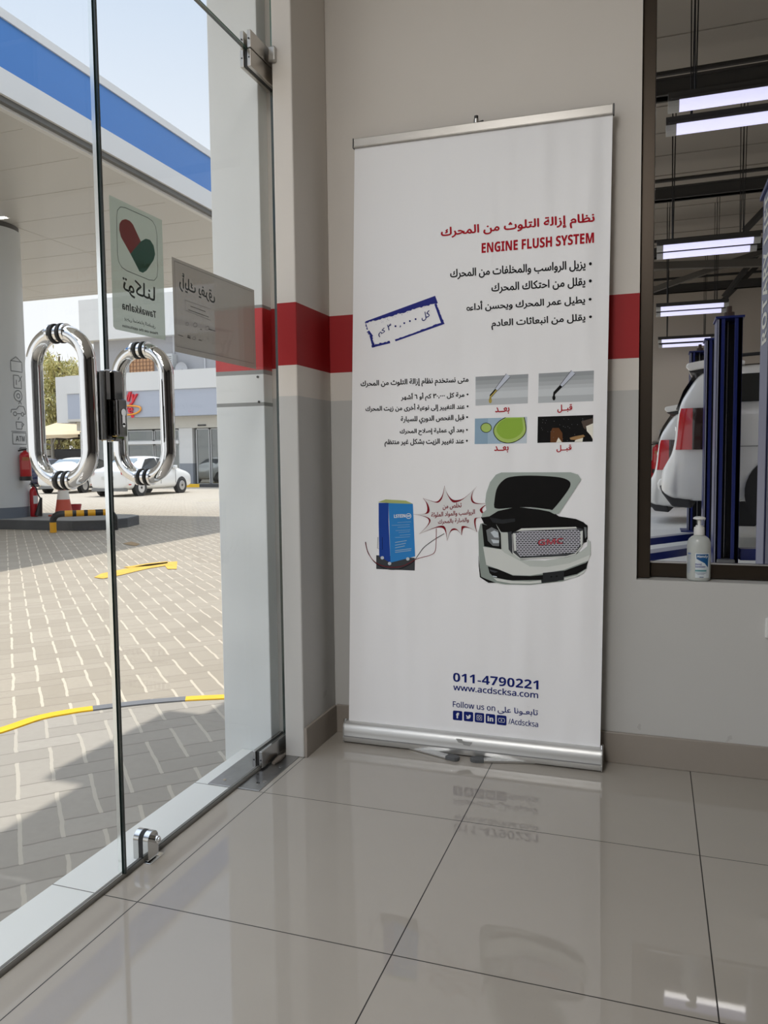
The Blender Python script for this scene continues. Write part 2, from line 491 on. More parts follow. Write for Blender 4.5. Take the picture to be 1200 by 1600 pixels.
def column_mat():
    m = D.materials.new('clad column'); m.use_nodes = True
    g = NG(m); vec, x, y, z = g.obj(); b = m.node_tree.nodes['Principled BSDF']
    n = g.noise(vec, 5, 5)
    wht = g.mix(n, rgb(236, 239, 238), rgb(242, 244, 243))
    low = g.mix(n, rgb(230, 235, 236), rgb(238, 242, 242))
    gry = rgb(150, 152, 150)
    c = g.mix(g.m('GREATER_THAN', z, 1.160), low, gry)
    c = g.mix(g.m('GREATER_THAN', z, 1.172), c, wht)
    c = g.mix(g.m('GREATER_THAN', z, 1.263), c, gry)
    c = g.mix(g.m('GREATER_THAN', z, 1.277), c, rgb(202, 62, 64))
    c = g.mix(g.m('GREATER_THAN', z, 1.476), c, gry)
    c = g.mix(g.m('GREATER_THAN', z, 1.486), c, wht)
    m.node_tree.links.new(c, b.inputs['Base Color']); b.inputs['Roughness'].default_value = 0.42
    return m
cm = column_mat()
bm = BM()
box(bm, -1.384, -1.205, 2.300, 2.74, G0, 3.6)
col = structure('wall_column', bm, cm, bevel=0.003)
bm = BM()
for px, py in ((403, 589), (405, 628)):
    p = on_y(px, py, 2.3)
    cyl(bm, (p.x, 2.302, p.z), (p.x, 2.297, p.z), 0.004, n=10)
obj('screw', bm, dark_metal, col)
# roof edge over the shop front (throws the shade on the walkway)
bm = BM()
box(bm, -2.07, -1.3, -6.0, 4.6, 3.42, 3.75); box(bm, -2.24, -2.07, 3.30, 3.95, 3.42, 3.62)
structure('wall_eaves', bm, white_metal)

# white threshold, sealing strip and outdoor step
bm = BM(); box(bm, -1.315, -1.182, -4.5, 2.296, -0.12, 0.0)
for yy in (1.405, 2.005): box(bm, -1.3152, -1.182, yy - 0.0012, yy + 0.0012, -0.11, 0.0003, 1)
structure('trim_3', bm, [M('white marble', rgb(240, 241, 236), 0.25, noise=(3, 0.05)), M('grey joint', rgb(120, 118, 112), 0.8)])
bm = BM(); tube(bm, [(XG, -4.4, 0.004), (XG, 2.17, 0.004)], 0.009, 10)
structure('trim_4', bm, M('grey brush seal', rgb(112, 110, 105), 0.45), smooth=40)

# outdoor ground: walkway, painted kerb, road
kerb_px = [(-260, 1262), (-180, 1205), (-90, 1168), (0, 1143), (60, 1123), (110, 1113), (145, 1108), (220, 1099), (290, 1093), (350, 1090), (420, 1086), (520, 1083)]
kpts = smooth_line([tuple(on_z(px, py, G0).xy) for px, py in kerb_px], 5)
bm = BM()
far = [(-1.31, kpts[-1][1]), (-1.31, -6)]
sheet(bm, [(p[0], p[1], G0) for p in kpts] + [(-1.25, kpts[-1][1], G0), (-1.25, -6.0, G0), (kpts[0][0], -6.0, G0)])
structure('floor_walkway', bm, walk_pavers)
bm = BM()
ys = [-8, 0, 4, 8, 11, 13, 15, 17, 19, 21, 23, 26, 34, 60, 120]
xs = [-120, -60, -30, -15, -6, -1.25]
grid = [[bm.verts.new((x, y, ground_z(y) - 0.004)) for x in xs] for y in ys]
for i in range(len(ys) - 1):
    for j in range(len(xs) - 1): bm.faces.new((grid[i][j], grid[i][j + 1], grid[i + 1][j + 1], grid[i + 1][j]))
structure('floor_road', bm, road_pavers)
# kerb line: yellow and grey lengths
bm = BM(); W = 0.055
tot = len(kpts)
i_a = min(range(tot), key=lambda i: (Vector(kpts[i]) - on_z(145, 1108, G0).xy).length)
i_b = min(range(tot), key=lambda i: (Vector(kpts[i]) - on_z(290, 1093, G0).xy).length)
V = []
for i, p in enumerate(kpts):
    a = Vector(kpts[max(i - 1, 0)]); c = Vector(kpts[min(i + 1, tot - 1)]); t = (c - a).normalized(); s = Vector((-t.y, t.x)) * W / 2
    p = Vector(p); V.append([bm.verts.new((*(p + s), G0 - 0.02)), bm.verts.new((*(p + s), G0 + 0.006)), bm.verts.new((*(p - s), G0 + 0.006)), bm.verts.new((*(p - s), G0 - 0.02))])
for i in range(tot - 1):
    for k in range(3):
        f = bm.faces.new((V[i][k], V[i][k + 1], V[i + 1][k + 1], V[i + 1][k]))
        f.material_index = 1 if i_a <= i < i_b else 0
structure('trim_5', bm, [yellow, M('grey kerb paint', rgb(112, 114, 118), 0.7)])
# faded arrow painted on the road
bm = BM()
for pts in ([(147, 902), (158, 896), (228, 882), (262, 878), (277, 877), (276, 889), (262, 889), (258, 884), (232, 888), (186, 899), (160, 904)],
            [(193, 886), (232, 880), (262, 877), (262, 880), (235, 884), (200, 887)]):
    sheet(bm, [tuple(on_z(px, py, G0 + 0.001)) for px, py in pts])
structure('trim_6', bm, M('faded yellow road paint', rgb(225, 178, 70), 0.8, noise=(9, 0.3)))
bm = BM()
sheet(bm, [tuple(on_z(px, py, G0 + 0.001)) for px, py in [(192, 849), (205, 846), (219, 850), (212, 853), (199, 851)]])
structure('trim_7', bm, M('worn tan road paint', rgb(160, 135, 100), 0.9))

# ------------------------------------------------------------------ glass front
def pane(name, y0, y1, z0, z1, parent, t=0.005, edge=None):
    bm = BM(); box(bm, XG - t, XG + t, y0, y1, z0, z1)
    bm.faces.ensure_lookup_table()
    for f in bm.faces:
        n = f.normal if f.normal.length else None
        f.normal_update()
        if abs(f.normal.x) < 0.5: f.material_index = 1
    return obj(name, bm, [pane_glass, edge or glass_edge], parent)
def loop_pts(yc, x0, x1, z0, z1, r, k=10):
    out = []
    for cx_, cz_, a0 in ((x1 - r, z1 - r, 0), (x0 + r, z1 - r, 90), (x0 + r, z0 + r, 180), (x1 - r, z0 + r, 270)):
        for i in range(k + 1):
            a = math.radians(a0 + 90 * i / k); out.append((cx_ + r * math.cos(a), yc, cz_ + r * math.sin(a)))
    return out
def pull_handle(door, yc):
    """two polished D-bars back to back through the pane, with black collars"""
    pts = loop_pts(yc, -1.246, -1.108, 0.945, 1.252, 0.064)
    h = obj('pull_handle', tube(BM(), pts, 0.0175, 20, closed=True), chrome, door, smooth=180)
    for z in (1.252, 0.945):
        bm = BM()
        cyl(bm, (XG - 0.0135, yc, z), (XG - 0.005, yc, z), 0.0208, n=24); cyl(bm, (XG + 0.005, yc, z), (XG + 0.0135, yc, z), 0.0208, n=24)
        obj('collar', bm, rubber, h, smooth=40, bevel=0.002)
        bm = BM()
        cyl(bm, (XG - 0.022, yc, z), (XG - 0.0165, yc, z), 0.0195, n=24); cyl(bm, (XG + 0.0165, yc, z), (XG + 0.0225, yc, z), 0.0195, n=24)
        cyl(bm, (XG + 0.026, yc - 0.0178, z + 0.002), (XG + 0.026, yc - 0.0168, z + 0.002), 0.0022, n=8, mi=1)
        obj('ring', bm, [chrome, rubber], h, smooth=40)
    return h
d1 = thing('door_1', 'near glass leaf of the double door, its free edge running down the photo left of the lock', 'glass door', (XG, 0.6, 0), kind='structure')
pane('pane', 0.20, 1.4735, 0.012, 2.218, d1, edge=M('bright glass edge', (0.92, 0.95, 0.94), 0.12, 0.9))
pull_handle(d1, 1.34)
d2 = thing('door_2', 'far glass leaf of the double door hinged at the white pillar', 'glass door', (XG, 2.3, 0), kind='structure')
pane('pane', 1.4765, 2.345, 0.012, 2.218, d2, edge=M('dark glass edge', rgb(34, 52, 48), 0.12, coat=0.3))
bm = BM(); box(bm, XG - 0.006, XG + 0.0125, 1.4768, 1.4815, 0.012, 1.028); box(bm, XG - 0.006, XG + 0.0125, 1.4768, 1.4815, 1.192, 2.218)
obj('edge_shade_strip', bm, M('dark edge shade', rgb(20, 32, 30), 0.15, coat=0.4), d2)  # added strip, coloured dark for the refracted shade in the glass edge
pull_handle(d2, 1.617)
# centre lock: keeper on the near leaf, case with cylinder on the far leaf
lockm = M('black chrome', (0.15, 0.145, 0.14), 0.06, 1.0)
bm = BM(); box(bm, XG + 0.005, XG + 0.022, 1.455, 1.4725, 1.032, 1.187); box(bm, XG - 0.022, XG - 0.005, 1.455, 1.4725, 1.032, 1.187)
obj('lock_keeper', bm, lockm, d1, bevel=0.002)
bm = BM(); box(bm, XG + 0.005, XG + 0.022, 1.479, 1.519, 1.030, 1.190); box(bm, XG - 0.022, XG - 0.005, 1.479, 1.519, 1.030, 1.190)
lk = obj('lock_case', bm, lockm, d2, bevel=0.006)
bm = BM(); box(bm, XG + 0.020, XG + 0.042, 1.468, 1.502, 1.040, 1.124)
cc = obj('cylinder_case', bm, lockm, lk, bevel=0.004)
bm = BM()
cyl(bm, (XG + 0.041, 1.487, 1.094), (XG + 0.0435, 1.487, 1.094), 0.0085, n=20); box(bm, XG + 0.041, XG + 0.0432, 1.482, 1.492, 1.066, 1.092)
cyl(bm, (XG + 0.041, 1.487, 1.066), (XG + 0.0432, 1.487, 1.066), 0.005, n=16)
obj('key_cylinder', bm, chrome, lk, smooth=40)
# floor bolt near the free edge: round-topped polished case
prof = [(-0.021, 0.006), (0.021, 0.006)] + [(0.021 * math.cos(a), 0.053 + 0.021 * math.sin(a)) for a in [PI * k / 12 for k in range(13)]]
bm = BM()
for a, b in ((XG + 0.006, XG + 0.022), (XG - 0.022, XG - 0.006)):
    prism(bm, [(p[0] + 1.573, p[1]) for p in prof], lambda u, v, a=a: (a, u, v), lambda u, v, b=b: (b, u, v))
bolt = obj('bolt_case', bm, M('smoky chrome', (0.55, 0.55, 0.54), 0.06, 1.0), d2, smooth=35, bevel=0.0015)
bm = BM(); cyl(bm, (XG + 0.022, 1.577, 0.052), (XG + 0.034, 1.577, 0.052), 0.009, n=20); cyl(bm, (XG + 0.034, 1.577, 0.052), (XG + 0.038, 1.577, 0.052), 0.006, n=16)
obj('thumb_turn', bm, chrome, bolt, smooth=40)
bm = BM(); prism(bm, [(p[0] + 1.573, p[1]) for p in prof], lambda u, v: (XG - 0.006, u, v), lambda u, v: (XG + 0.006, u, v))
obj('gasket', bm, rubber, bolt)
bm = BM(); box(bm, XG + 0.004, XG + 0.030, 1.548, 1.606, 0.0, 0.0035)
tag(obj('strike_plate', bm, chrome, bevel=0.001), 'small chrome strike plate on the floor under the round-topped door bolt', 'plate')
# bottom pivot patch and its floor plate
bm = BM()
box(bm, XG + 0.006, XG + 0.018, 2.150, 2.345, 0.008, 0.060); box(bm, XG - 0.018, XG - 0.006, 2.150, 2.345, 0.008, 0.060)
pt = obj('bottom_patch', bm, M('patch steel', (0.44, 0.43, 0.42), 0.22, 1.0), d2, bevel=0.0015)
bm = BM(); box(bm, XG - 0.0065, XG + 0.0065, 2.155, 2.342, 0.010, 0.057)
obj('gasket', bm, rubber, pt)
bm = BM()
for s in (0.012, -0.012): cyl(bm, (XG + s, 2.1495, 0.032), (XG + s, 2.1505, 0.032), 0.0028, n=10)
obj('screw', bm, rubber, pt)
fp = thing('floor_plate', 'flat brushed steel plate let into the floor under the far glass leaf pivot', 'plate', (XG, 2.15, 0))
bm = BM(); box(bm, -1.272, -1.096, 2.008, 2.288, -0.004, 0.0022)
obj('cover', bm, M('worn floor plate steel', (0.36, 0.355, 0.35), 0.3, 1.0, noise=(25, 0.2)), fp, bevel=0.001)
for x, y in ((-1.235, 2.045), (-1.125, 2.055), (-1.118, 2.19), (-1.112, 2.07)):
    obj('screw', cyl(BM(), (x, y, 0.002), (x, y, 0.0034), 0.006, n=14), chrome, fp, smooth=40)
bm = BM(); tube(bm, [(XG + 0.03, 2.20, 0.006), (XG + 0.034, 2.235, 0.010), (XG + 0.032, 2.27, 0.006)], [0.006, 0.010, 0.006], 8)
obj('worn_strap', bm, M('torn grey tape', rgb(120, 112, 104), 0.7), fp, smooth=60)
# glass above and beside the doors
wf = thing('window_1', 'fixed glass over the double door', 'window', (XG, 0, 2.22), kind='structure')
pane('pane', -4.4, 2.352, 2.225, 3.1, wf)
bm = BM()
for z0, z1 in ((2.223, 2.275),): 
    box(bm, XG + 0.006, XG + 0.018, 2.176, 2.352, z0, z1); box(bm, XG - 0.018, XG - 0.006, 2.176, 2.352, z0, z1)
pmet = M('patch aluminium', (0.55, 0.52, 0.48), 0.28, 1.0)
op = obj('over_panel_patch', bm, pmet, wf, bevel=0.0015)
bm = BM(); box(bm, XG + 0.002, XG + 0.030, 2.345, 2.362, 2.215, 2.275); box(bm, -1.152, -1.128, 2.270, 2.288, 2.222, 2.268)
obj('wall_bracket', bm, steel, op, bevel=0.004)
bm = BM()
box(bm, XG + 0.006, XG + 0.018, 2.174, 2.350, 2.168, 2.219); box(bm, XG - 0.018, XG - 0.006, 2.174, 2.350, 2.168, 2.219)
tp = obj('top_patch', bm, pmet, d2, bevel=0.0015)
bm = BM()
for z in (2.194, 2.249):
    for s in (0.012, -0.012): cyl(bm, (XG + s, 2.1735, z), (XG + s, 2.1745, z), 0.0025, n=10)
obj('screw', bm, rubber, tp)
bm = BM(); box(bm, XG - 0.0062, XG + 0.0062, 2.178, 2.349, 2.170, 2.2185); obj('gasket', bm, rubber, tp)
wf2 = thing('window_2', 'fixed glass beside the double door', 'window', (XG, -2, 0), kind='structure')
pane('pane', -4.4, 0.19, 0.012, 2.218, wf2)
# window to the workshop
wf4 = thing('window_3', 'tall window between the room and the workshop', 'window', (0.9, 2.63, 0.6), kind='structure')
framem = M('dull steel frame', rgb(70, 62, 54), 0.3, 0.85, noise=(8, 0.1))
bm = BM()
box(bm, -0.046, -0.006, 2.585, 2.65, 0.597, 2.75); box(bm, -0.006, 1.9, 2.62, 2.65, 0.597, 0.645); box(bm, -0.006, 1.86, 2.60, 2.65, 2.71, 2.75); box(bm, 1.86, 1.9, 2.60, 2.65, 0.597, 2.75)
obj('window_frame', bm, framem, wf4, bevel=0.002)
bm = BM(); box(bm, -0.01, 1.87, 2.634, 2.640, 0.64, 2.72); obj('pane', bm, window_glass, wf4)
bm = BM(); box(bm, -0.046, 1.9, 2.612, 2.622, 0.643, 0.6465); obj('glazing_bead', bm, alu, wf4)

# unseen ceiling panels added to fill the room with light
def fill_panel(x, y, k):
    t = thing('fill_light', 'unseen fill light panel added in the room ceiling, ' + k, 'lamp', (x, y, 3.1), group='room fill panels')
    bm = BM(); box(bm, x - 0.32, x + 0.32, y - 0.32, y + 0.32, 3.085, 3.1); obj('frame', bm, white_metal, t)
    bm = BM(); box(bm, x - 0.29, x + 0.29, y - 0.29, y + 0.29, 3.080, 3.086); obj('diffuser', bm, M('fill diffuser', (0.9, 0.9, 0.9), 0.5, emit=(1, 0.97, 0.93), es=3.0), t)
    l = D.lights.new('panel_fill', 'AREA'); l.shape = 'SQUARE'; l.size = 0.58; l.energy = CEIL_FILL_W; l.color = (1.0, 0.98, 0.96)
    lo = D.objects.new('panel_fill', l); lo.location = (0, 0, -0.03); COL.objects.link(lo); lo.parent = t
for x, y, k in ((-0.8, -0.5, 'nearest the banner'), (-0.8, -1.9, 'second from the banner'), (-0.8, -3.3, 'farthest from the banner')): fill_panel(x, y, k)
#OBJECTS
# ------------------------------------------------------------------ roll-up banner
ban = thing('roll_up_banner', 'tall white roll-up banner advertising an engine flush system, leaning by the back wall', 'banner', (-0.57, 2.475, 0))
BL, BR = Vector((-0.994, 2.475, 0.063)), Vector((-0.147, 2.475, 0.064))
TR, TL = Vector((-0.1275, 2.505, 2.030)), Vector((-0.955, 2.505, 2.044))
BN = (BR - BL).cross(TR - BL).normalized()
if BN.y > 0: BN = -BN
def bp(px, py, lift=0.0006):
    d = ray(px, py); t = (BL - CAM_C).dot(BN) / d.dot(BN)
    return CAM_C + d * t + BN * lift
def fabric_mat():
    m = D.materials.new('banner vinyl'); m.use_nodes = True
    g = NG(m); vec, x, y, z = g.obj(); b = m.node_tree.nodes['Principled BSDF']; L = m.node_tree.links
    b.inputs['Base Color'].default_value = (*rgb(247, 247, 249), 1); b.inputs['Roughness'].default_value = 0.42; b.inputs['Specular IOR Level'].default_value = 0.3
    c = m.node_tree.nodes.new('ShaderNodeCombineXYZ'); L.new(x, c.inputs[0]); L.new(g.m('MULTIPLY', z, 0.12), c.inputs[2])
    n = g.noise(c.outputs[0], 9.0, 1)
    b2 = m.node_tree.nodes.new('ShaderNodeBump'); b2.inputs['Distance'].default_value = 0.02; b2.inputs['Strength'].default_value = 0.75
    L.new(n, b2.inputs['Height']); L.new(b2.outputs[0], b.inputs['Normal'])
    return m
bm = BM()
back = -BN * 0.0008
prism(bm, [(0, 0), (1, 0), (1, 1), (0, 1)], lambda u, v: BL.lerp(BR, u).lerp(TL.lerp(TR, u), v), lambda u, v: BL.lerp(BR, u).lerp(TL.lerp(TR, u), v) + back)
fab = obj('fabric_panel', bm, fabric_mat(), ban)
# top rail: two clip halves with end caps
ux = (TR - TL).normalized(); uz = (TL - BL); uz = (uz - ux * uz.dot(ux)).normalized()
def rail_box(bm, a, b, z0, z1, f, k):
    P = [TL + ux * 0 + (TR - TL) * u + uz * z + BN * w_ for u in (a, b) for w_ in (f, k) for z in (z0, z1)]
    vs = [bm.verts.new(p) for p in P]
    for q in ((0, 1, 3, 2), (4, 6, 7, 5), (0, 4, 5, 1), (2, 3, 7, 6), (0, 2, 6, 4), (1, 5, 7, 3)): bm.faces.new([vs[i] for i in q])
bm = BM(); rail_box(bm, -0.002, 1.002, -0.028, 0.002, 0.007, -0.007); rail_box(bm, -0.002, 1.002, -0.0285, -0.024, 0.009, -0.007)
rl = obj('top_rail', bm, M('banner rail', rgb(176, 172, 166), 0.35, 0.6), ban, bevel=0.002)
for a, b in ((-0.006, -0.001), (1.001, 1.006)):
    bm = BM(); rail_box(bm, a, b, -0.029, 0.003, 0.008, -0.008)
    obj('end_cap', bm, M('grey plastic', rgb(92, 92, 92), 0.5), rl, bevel=0.001)
pk = on_y(744, 192, 2.52)
bm = BM(); cyl(bm, (pk.x, 2.522, 0.06), (pk.x, 2.522, pk.z + 0.012), 0.0085, n=16)
obj('support_pole', bm, steel, ban, smooth=40)
bm = BM(); cyl(bm, (pk.x, 2.522, pk.z + 0.012), (pk.x, 2.522, pk.z + 0.022), 0.0065, n=16); tube(bm, [(pk.x + 0.006, 2.522, pk.z - 0.0), (pk.x + 0.02, 2.52, pk.z + 0.002), (pk.x + 0.022, 2.515, pk.z - 0.02)], 0.0045, 8)
obj('hook', bm, dark_metal, ban, smooth=40)
# base cassette: rounded aluminium extrusion
prof = [(2.452, 0.006), (2.448, 0.014), (2.4465, 0.024), (2.4475, 0.026), (2.447, 0.042), (2.449, 0.056), (2.455, 0.066), (2.464, 0.072), (2.478, 0.074), (2.5, 0.072), (2.52, 0.06), (2.526, 0.04), (2.522, 0.012), (2.516, 0.006)]
bm = BM(); prism(bm, prof, lambda u, v: (-1.002, u, v), lambda u, v: (-0.1425, u, v))
cas = obj('base_cassette', bm, alu_soft, ban, smooth=30)
bm = BM(); prism(bm, [(2.449, 0.0243), (2.4462, 0.0243), (2.4462, 0.0285), (2.449, 0.0285)], lambda u, v: (-1.002, u, v), lambda u, v: (-0.1425, u, v))
obj('groove_strip', bm, M('dull groove', rgb(150, 150, 150), 0.5, 0.4), cas)
for a, b in ((-1.0055, -1.0015), (-0.143, -0.139)):
    bm = BM(); prism(bm, [(y_ + (0.002 if y_ > 2.48 else -0.001), z_ + (0.001 if z_ > 0.03 else -0.002)) for y_, z_ in prof], lambda u, v: (a, u, v), lambda u, v: (b, u, v))
    obj('end_cap', bm, M('silver end cap', rgb(168, 168, 166), 0.4, 0.3), cas)
for a in (-1.004, -0.1405):
    bm = BM(); tube(bm, [(a, 2.462, 0.07), (a, 2.466, 0.082)], 0.004, 8); obj('clip_post', bm, alu, cas)
# scuffed maker's mark on the cassette
bm = BM()
for pts in ([(712, 1154), (722, 1155), (724, 1162), (716, 1160)], [(722, 1158), (738, 1160), (734, 1166), (724, 1164)]):
    sheet(bm, [tuple(on_y(px, py, 2.446)) for px, py in pts])
obj('scuffed_mark', bm, M('scuffed grey', rgb(160, 160, 158), 0.7), cas)
# swivel feet with rubber ends
for a, b in (((640, 1170), (704, 1183)), ((836, 1190), (750, 1187))):
    A = on_z(*a, 0.006); B = on_z(*b, 0.006)
    A.y = max(A.y, 2.47)
    d = (B - A).normalized(); n = Vector((-d.y, d.x, 0))
    bm = BM(); vs = [A + n * 0.013, A - n * 0.013, B - n * 0.013, B + n * 0.013]
    prism(bm, [(v.x, v.y) for v in vs], lambda u, v: (u, v, 0.002), lambda u, v: (u, v, 0.009))
    ft = obj('swivel_foot', bm, alu, ban, bevel=0.002)
    pts = [B - d * 0.012 + n * 0.015, B - d * 0.012 - n * 0.015, B + d * 0.016 - n * 0.015] + [B + d * (0.016 + 0.016 * math.sin(t)) - n * 0.015 * math.cos(t) for t in (0.5, 1.0, 1.57, 2.1, 2.6)] + [B + d * 0.016 + n * 0.015]
    bm = BM(); prism(bm, [(v.x, v.y) for v in pts], lambda u, v: (u, v, 0.0), lambda u, v: (u, v, 0.0125))
    obj('rubber_end', bm, M('grey rubber', rgb(88, 90, 92), 0.6), ft, bevel=0.002)
# ---- everything printed on the banner
INK = {k: M('ink ' + k, v, 0.6, spec=0.12) for k, v in dict(red=rgb(176, 20, 38), black=rgb(22, 22, 24), navy=rgb(22, 36, 112), white=rgb(232, 234, 234), stamp=rgb(44, 50, 132),
       blue=rgb(52, 134, 204), deep_blue=rgb(34, 70, 156), slate=rgb(66, 68, 72), maroon=rgb(128, 20, 34), lime=rgb(150, 186, 72), pale=rgb(200, 208, 214),
       dropper=rgb(206, 212, 226), amber=rgb(190, 170, 90), dark=rgb(18, 17, 17), brown=rgb(104, 66, 38), car=rgb(196, 202, 197), car_dark=rgb(148, 158, 152), car_light=rgb(218, 221, 217),
       hood=rgb(170, 180, 174), grey=rgb(120, 124, 126), sky=rgb(160, 186, 206), grn=rgb(176, 186, 120), sheen=rgb(44, 46, 48)).items()}
def C(sc, ox, oy): return lambda *pts: [(ox + x / sc, oy + y / sc) for x, y in pts]
def btext(name, body, ink, bl, br, tl, bold=0.012, shear=0.0, lift=0.0012):
    bm = BM(); text_quad(bm, body, bp(*bl, lift), bp(*br, lift), bp(*tl, lift), bold * 1.25, shear)
    return obj(name, bm, INK[ink], fab)
def bshape(bm, pts, mi=0, lift=0.0006): return sheet(bm, [tuple(bp(*p, lift)) for p in pts], mi)
def bline(bm, pts, wpx, mi=0, lift=0.0009): return ribbon(bm, [bp(*p, lift) for p in pts], wpx * 0.00206, BN, mi)
T = C(1200 / 420, 540, 300)
btext('headline', arabic('نظام إزالة التلوث من المحرك'), 'red', *T((427, 216), (1110, 152), (427, 160)), bold=0.022)
btext('english_headline', sans('ENGINE FLUSH SYSTEM'), 'red', *T((608, 273), (1108, 227), (608, 229)), bold=0.012)
btext('bullet_text', arabic('• يزيل الرواسب والمخلفات من المحرك'), 'black', *T((468, 392), (1098, 350), (468, 346)), bold=0.016)
btext('bullet_text', arabic('• يقلل من احتكاك المحرك'), 'black', *T((652, 455), (1098, 426), (652, 409)), bold=0.016)
btext('bullet_text', arabic('• يطيل عمر المحرك ويحسن أداء') .replace('ﺀ', 'ﺀ') , 'black', *T((556, 537), (1097, 503), (556, 490)), bold=0.016)
bm = BM(); q = T((548, 522))[0]
bline(bm, [(q[0] + 2.2 * math.cos(a), q[1] + 2.4 * math.sin(a)) for a in [2 * PI * k / 14 for k in range(15)]], 1.5, lift=0.0012)
obj('bullet_letter', bm, INK['black'], fab)
btext('bullet_text', arabic('• يقلل من انبعاثات العادم'), 'black', *T((652, 616), (1099, 588), (652, 571)), bold=0.016)
T = C(1200 / 420, 540, 560)
btext('question_text', arabic('متى نستخدم نظام إزالة التلوث من المحرك'), 'black', *T((68, 136), (548, 117), (68, 100)), bold=0.016)
for s, a, b, c in (('• مرة كل ٠٠٠,٠٣ كم أو ٦ أشهر', (248, 194), (548, 181), (248, 158)), ('• عند التغيير إلى نوعية أخرى من زيت المحرك', (90, 243), (548, 233), (90, 208)),
                   ('• قبل الفحص الدوري للسيارة', (247, 294), (546, 286), (247, 259)), ('• بعد أي عملية إصلاح المحرك', (243, 345), (545, 339), (243, 310)),
                   ('• عند تغيير الزيت بشكل غير منتظم', (175, 395), (545, 391), (175, 361))):
    btext('point_text', arabic(s), 'black', *T(a, b, c), bold=0.016)
btext('caption', arabic('قبــل'), 'red', *T((946, 243), (1011, 239), (946, 208)), bold=0.02)
btext('caption', arabic('بعــد'), 'red', *T((668, 249), (731, 246), (668, 219)), bold=0.02)
btext('caption', arabic('قبــل'), 'red', *T((942, 419), (1008, 416), (942, 388)), bold=0.02)
btext('caption', arabic('بعــد'), 'red', *T((664, 421), (727, 419), (664, 392)), bold=0.02)
# four small pictures
def quad_strip(bm, q, cuts, mis, lift=0.0006):
    tl, tr, br, bl = [Vector(p) for p in q]
    for a, b, mi in zip(cuts, cuts[1:], mis):
        bshape(bm, [tuple(tl.lerp(bl, a)), tuple(tr.lerp(br, a)), tuple(tr.lerp(br, b)), tuple(tl.lerp(bl, b))], mi, lift)
GR = [M('print grey %d' % i, rgb(v, v + 5, v + 9), 0.45) for i, v in enumerate((150, 163, 178, 194, 207, 186))]
cuts = [0, .14, .28, .42, .54, .78, 1]; idx = [0, 1, 2, 3, 4, 5]
def dropper(x0, q, tip, inkdrop, name):
    bm = BM(); quad_strip(bm, q, cuts, idx)
    p = obj(name, bm, GR, fab)
    bm = BM()
    A, B, Cc = tip                               # top of tube, tip start, tip end (crop pixels of 6 per px)
    n = Vector((B[1] - A[1], A[0] - B[0])).normalized()
    def off(P, w_): return (P[0] + n.x * w_, P[1] + n.y * w_)
    S = C(6, 735, 575)
    bshape(bm, S(off(A, 24), off(A, -24), off(B, -13), off(B, 13)), 0, 0.0009)
    bshape(bm, S(off(B, 14), off(B, -14), off(Cc, -13), (Cc[0] - 10, Cc[1] + 14), off(Cc, 13)), 1, 0.0011)
    bline(bm, S(off(A, 24), off(B, 14)), 0.7, 2, 0.0012); bline(bm, S(off(A, -24), off(B, -14)), 0.7, 2, 0.0012)
    bshape(bm, S(*[(Cc[0] - 5 + 15 * math.cos(a), Cc[1] + 45 + 24 * math.sin(a) - (10 if math.sin(a) < -0.9 else 0)) for a in [2 * PI * k / 14 for k in range(14)]]), 3, 0.0012)
    bshape(bm, S((Cc[0] - 12, Cc[1] + 4), (Cc[0] + 8, Cc[1] + 4), (Cc[0] + 2, Cc[1] + 34), (Cc[0] - 12, Cc[1] + 34)), 3, 0.0012)
    obj('dropper_print', bm, [INK['dropper'], INK['dark'], INK['slate'], inkdrop], p)
S6 = C(6, 735, 575)
dropper(0, S6((641, 52), (1158, 24), (1153, 310), (635, 328)), ((965, 38), (852, 168), (788, 235)), INK['dark'], 'dropper_picture')
dropper(0, S6((49, 83), (543, 57), (537, 331), (48, 353)), ((355, 68), (244, 203), (192, 262)), INK['amber'], 'dropper_picture')
# amber streak in the clean dropper
bm = BM(); bline(bm, S6((246, 206), (222, 236), (190, 268)), 2.0, lift=0.0014); obj('clean_oil_print', bm, INK['amber'], fab)
bm = BM(); q = S6((632, 457), (1152, 440), (1146, 690), (628, 702)); bshape(bm, q, 0)
bshape(bm, S6((1085, 546), (1150, 518), (1147, 668), (1128, 632), (1092, 592)), 1, 0.0009)
bshape(bm, S6((976, 693), (984, 676), (1030, 662), (1056, 655), (1050, 691)), 1, 0.0009)
bshape(bm, S6((804, 697), (826, 652), (858, 695)), 1, 0.0012)
bshape(bm, S6((750, 698), (752, 600), (770, 562), (830, 562), (862, 610), (866, 696)), 2, 0.0009)
bshape(bm, S6((930, 655), (980, 640), (1060, 626), (1074, 640), (1040, 660), (985, 675), (940, 672)), 3, 0.0010)
bshape(bm, S6((1040, 500), (1148, 470), (1150, 520), (1088, 545), (1080, 580), (1060, 560)), 4, 0.0008)
for k in range(26):
    x, y = random.uniform(650, 1060), random.uniform(462, 690); bshape(bm, S6((x, y), (x + 5, y + 1), (x + 4, y + 5), (x, y + 4)), 5, 0.0012)
obj('dirty_oil_picture', bm, [INK['dark'], M('print glow', rgb(242, 238, 224), 0.45), INK['brown'], M('print amber', rgb(160, 120, 66), 0.45), M('print umber', rgb(66, 46, 30), 0.45), INK['grey']], fab)
bm = BM(); q = S6((43, 475), (532, 458), (528, 706), (40, 713)); tl_, tr_, br_, bl_ = [Vector(p) for p in q]
B6 = [M('print sky %d' % i, rgb(*v), 0.45) for i, v in enumerate(((140, 170, 194), (162, 188, 208), (184, 203, 217), (198, 210, 220)))]
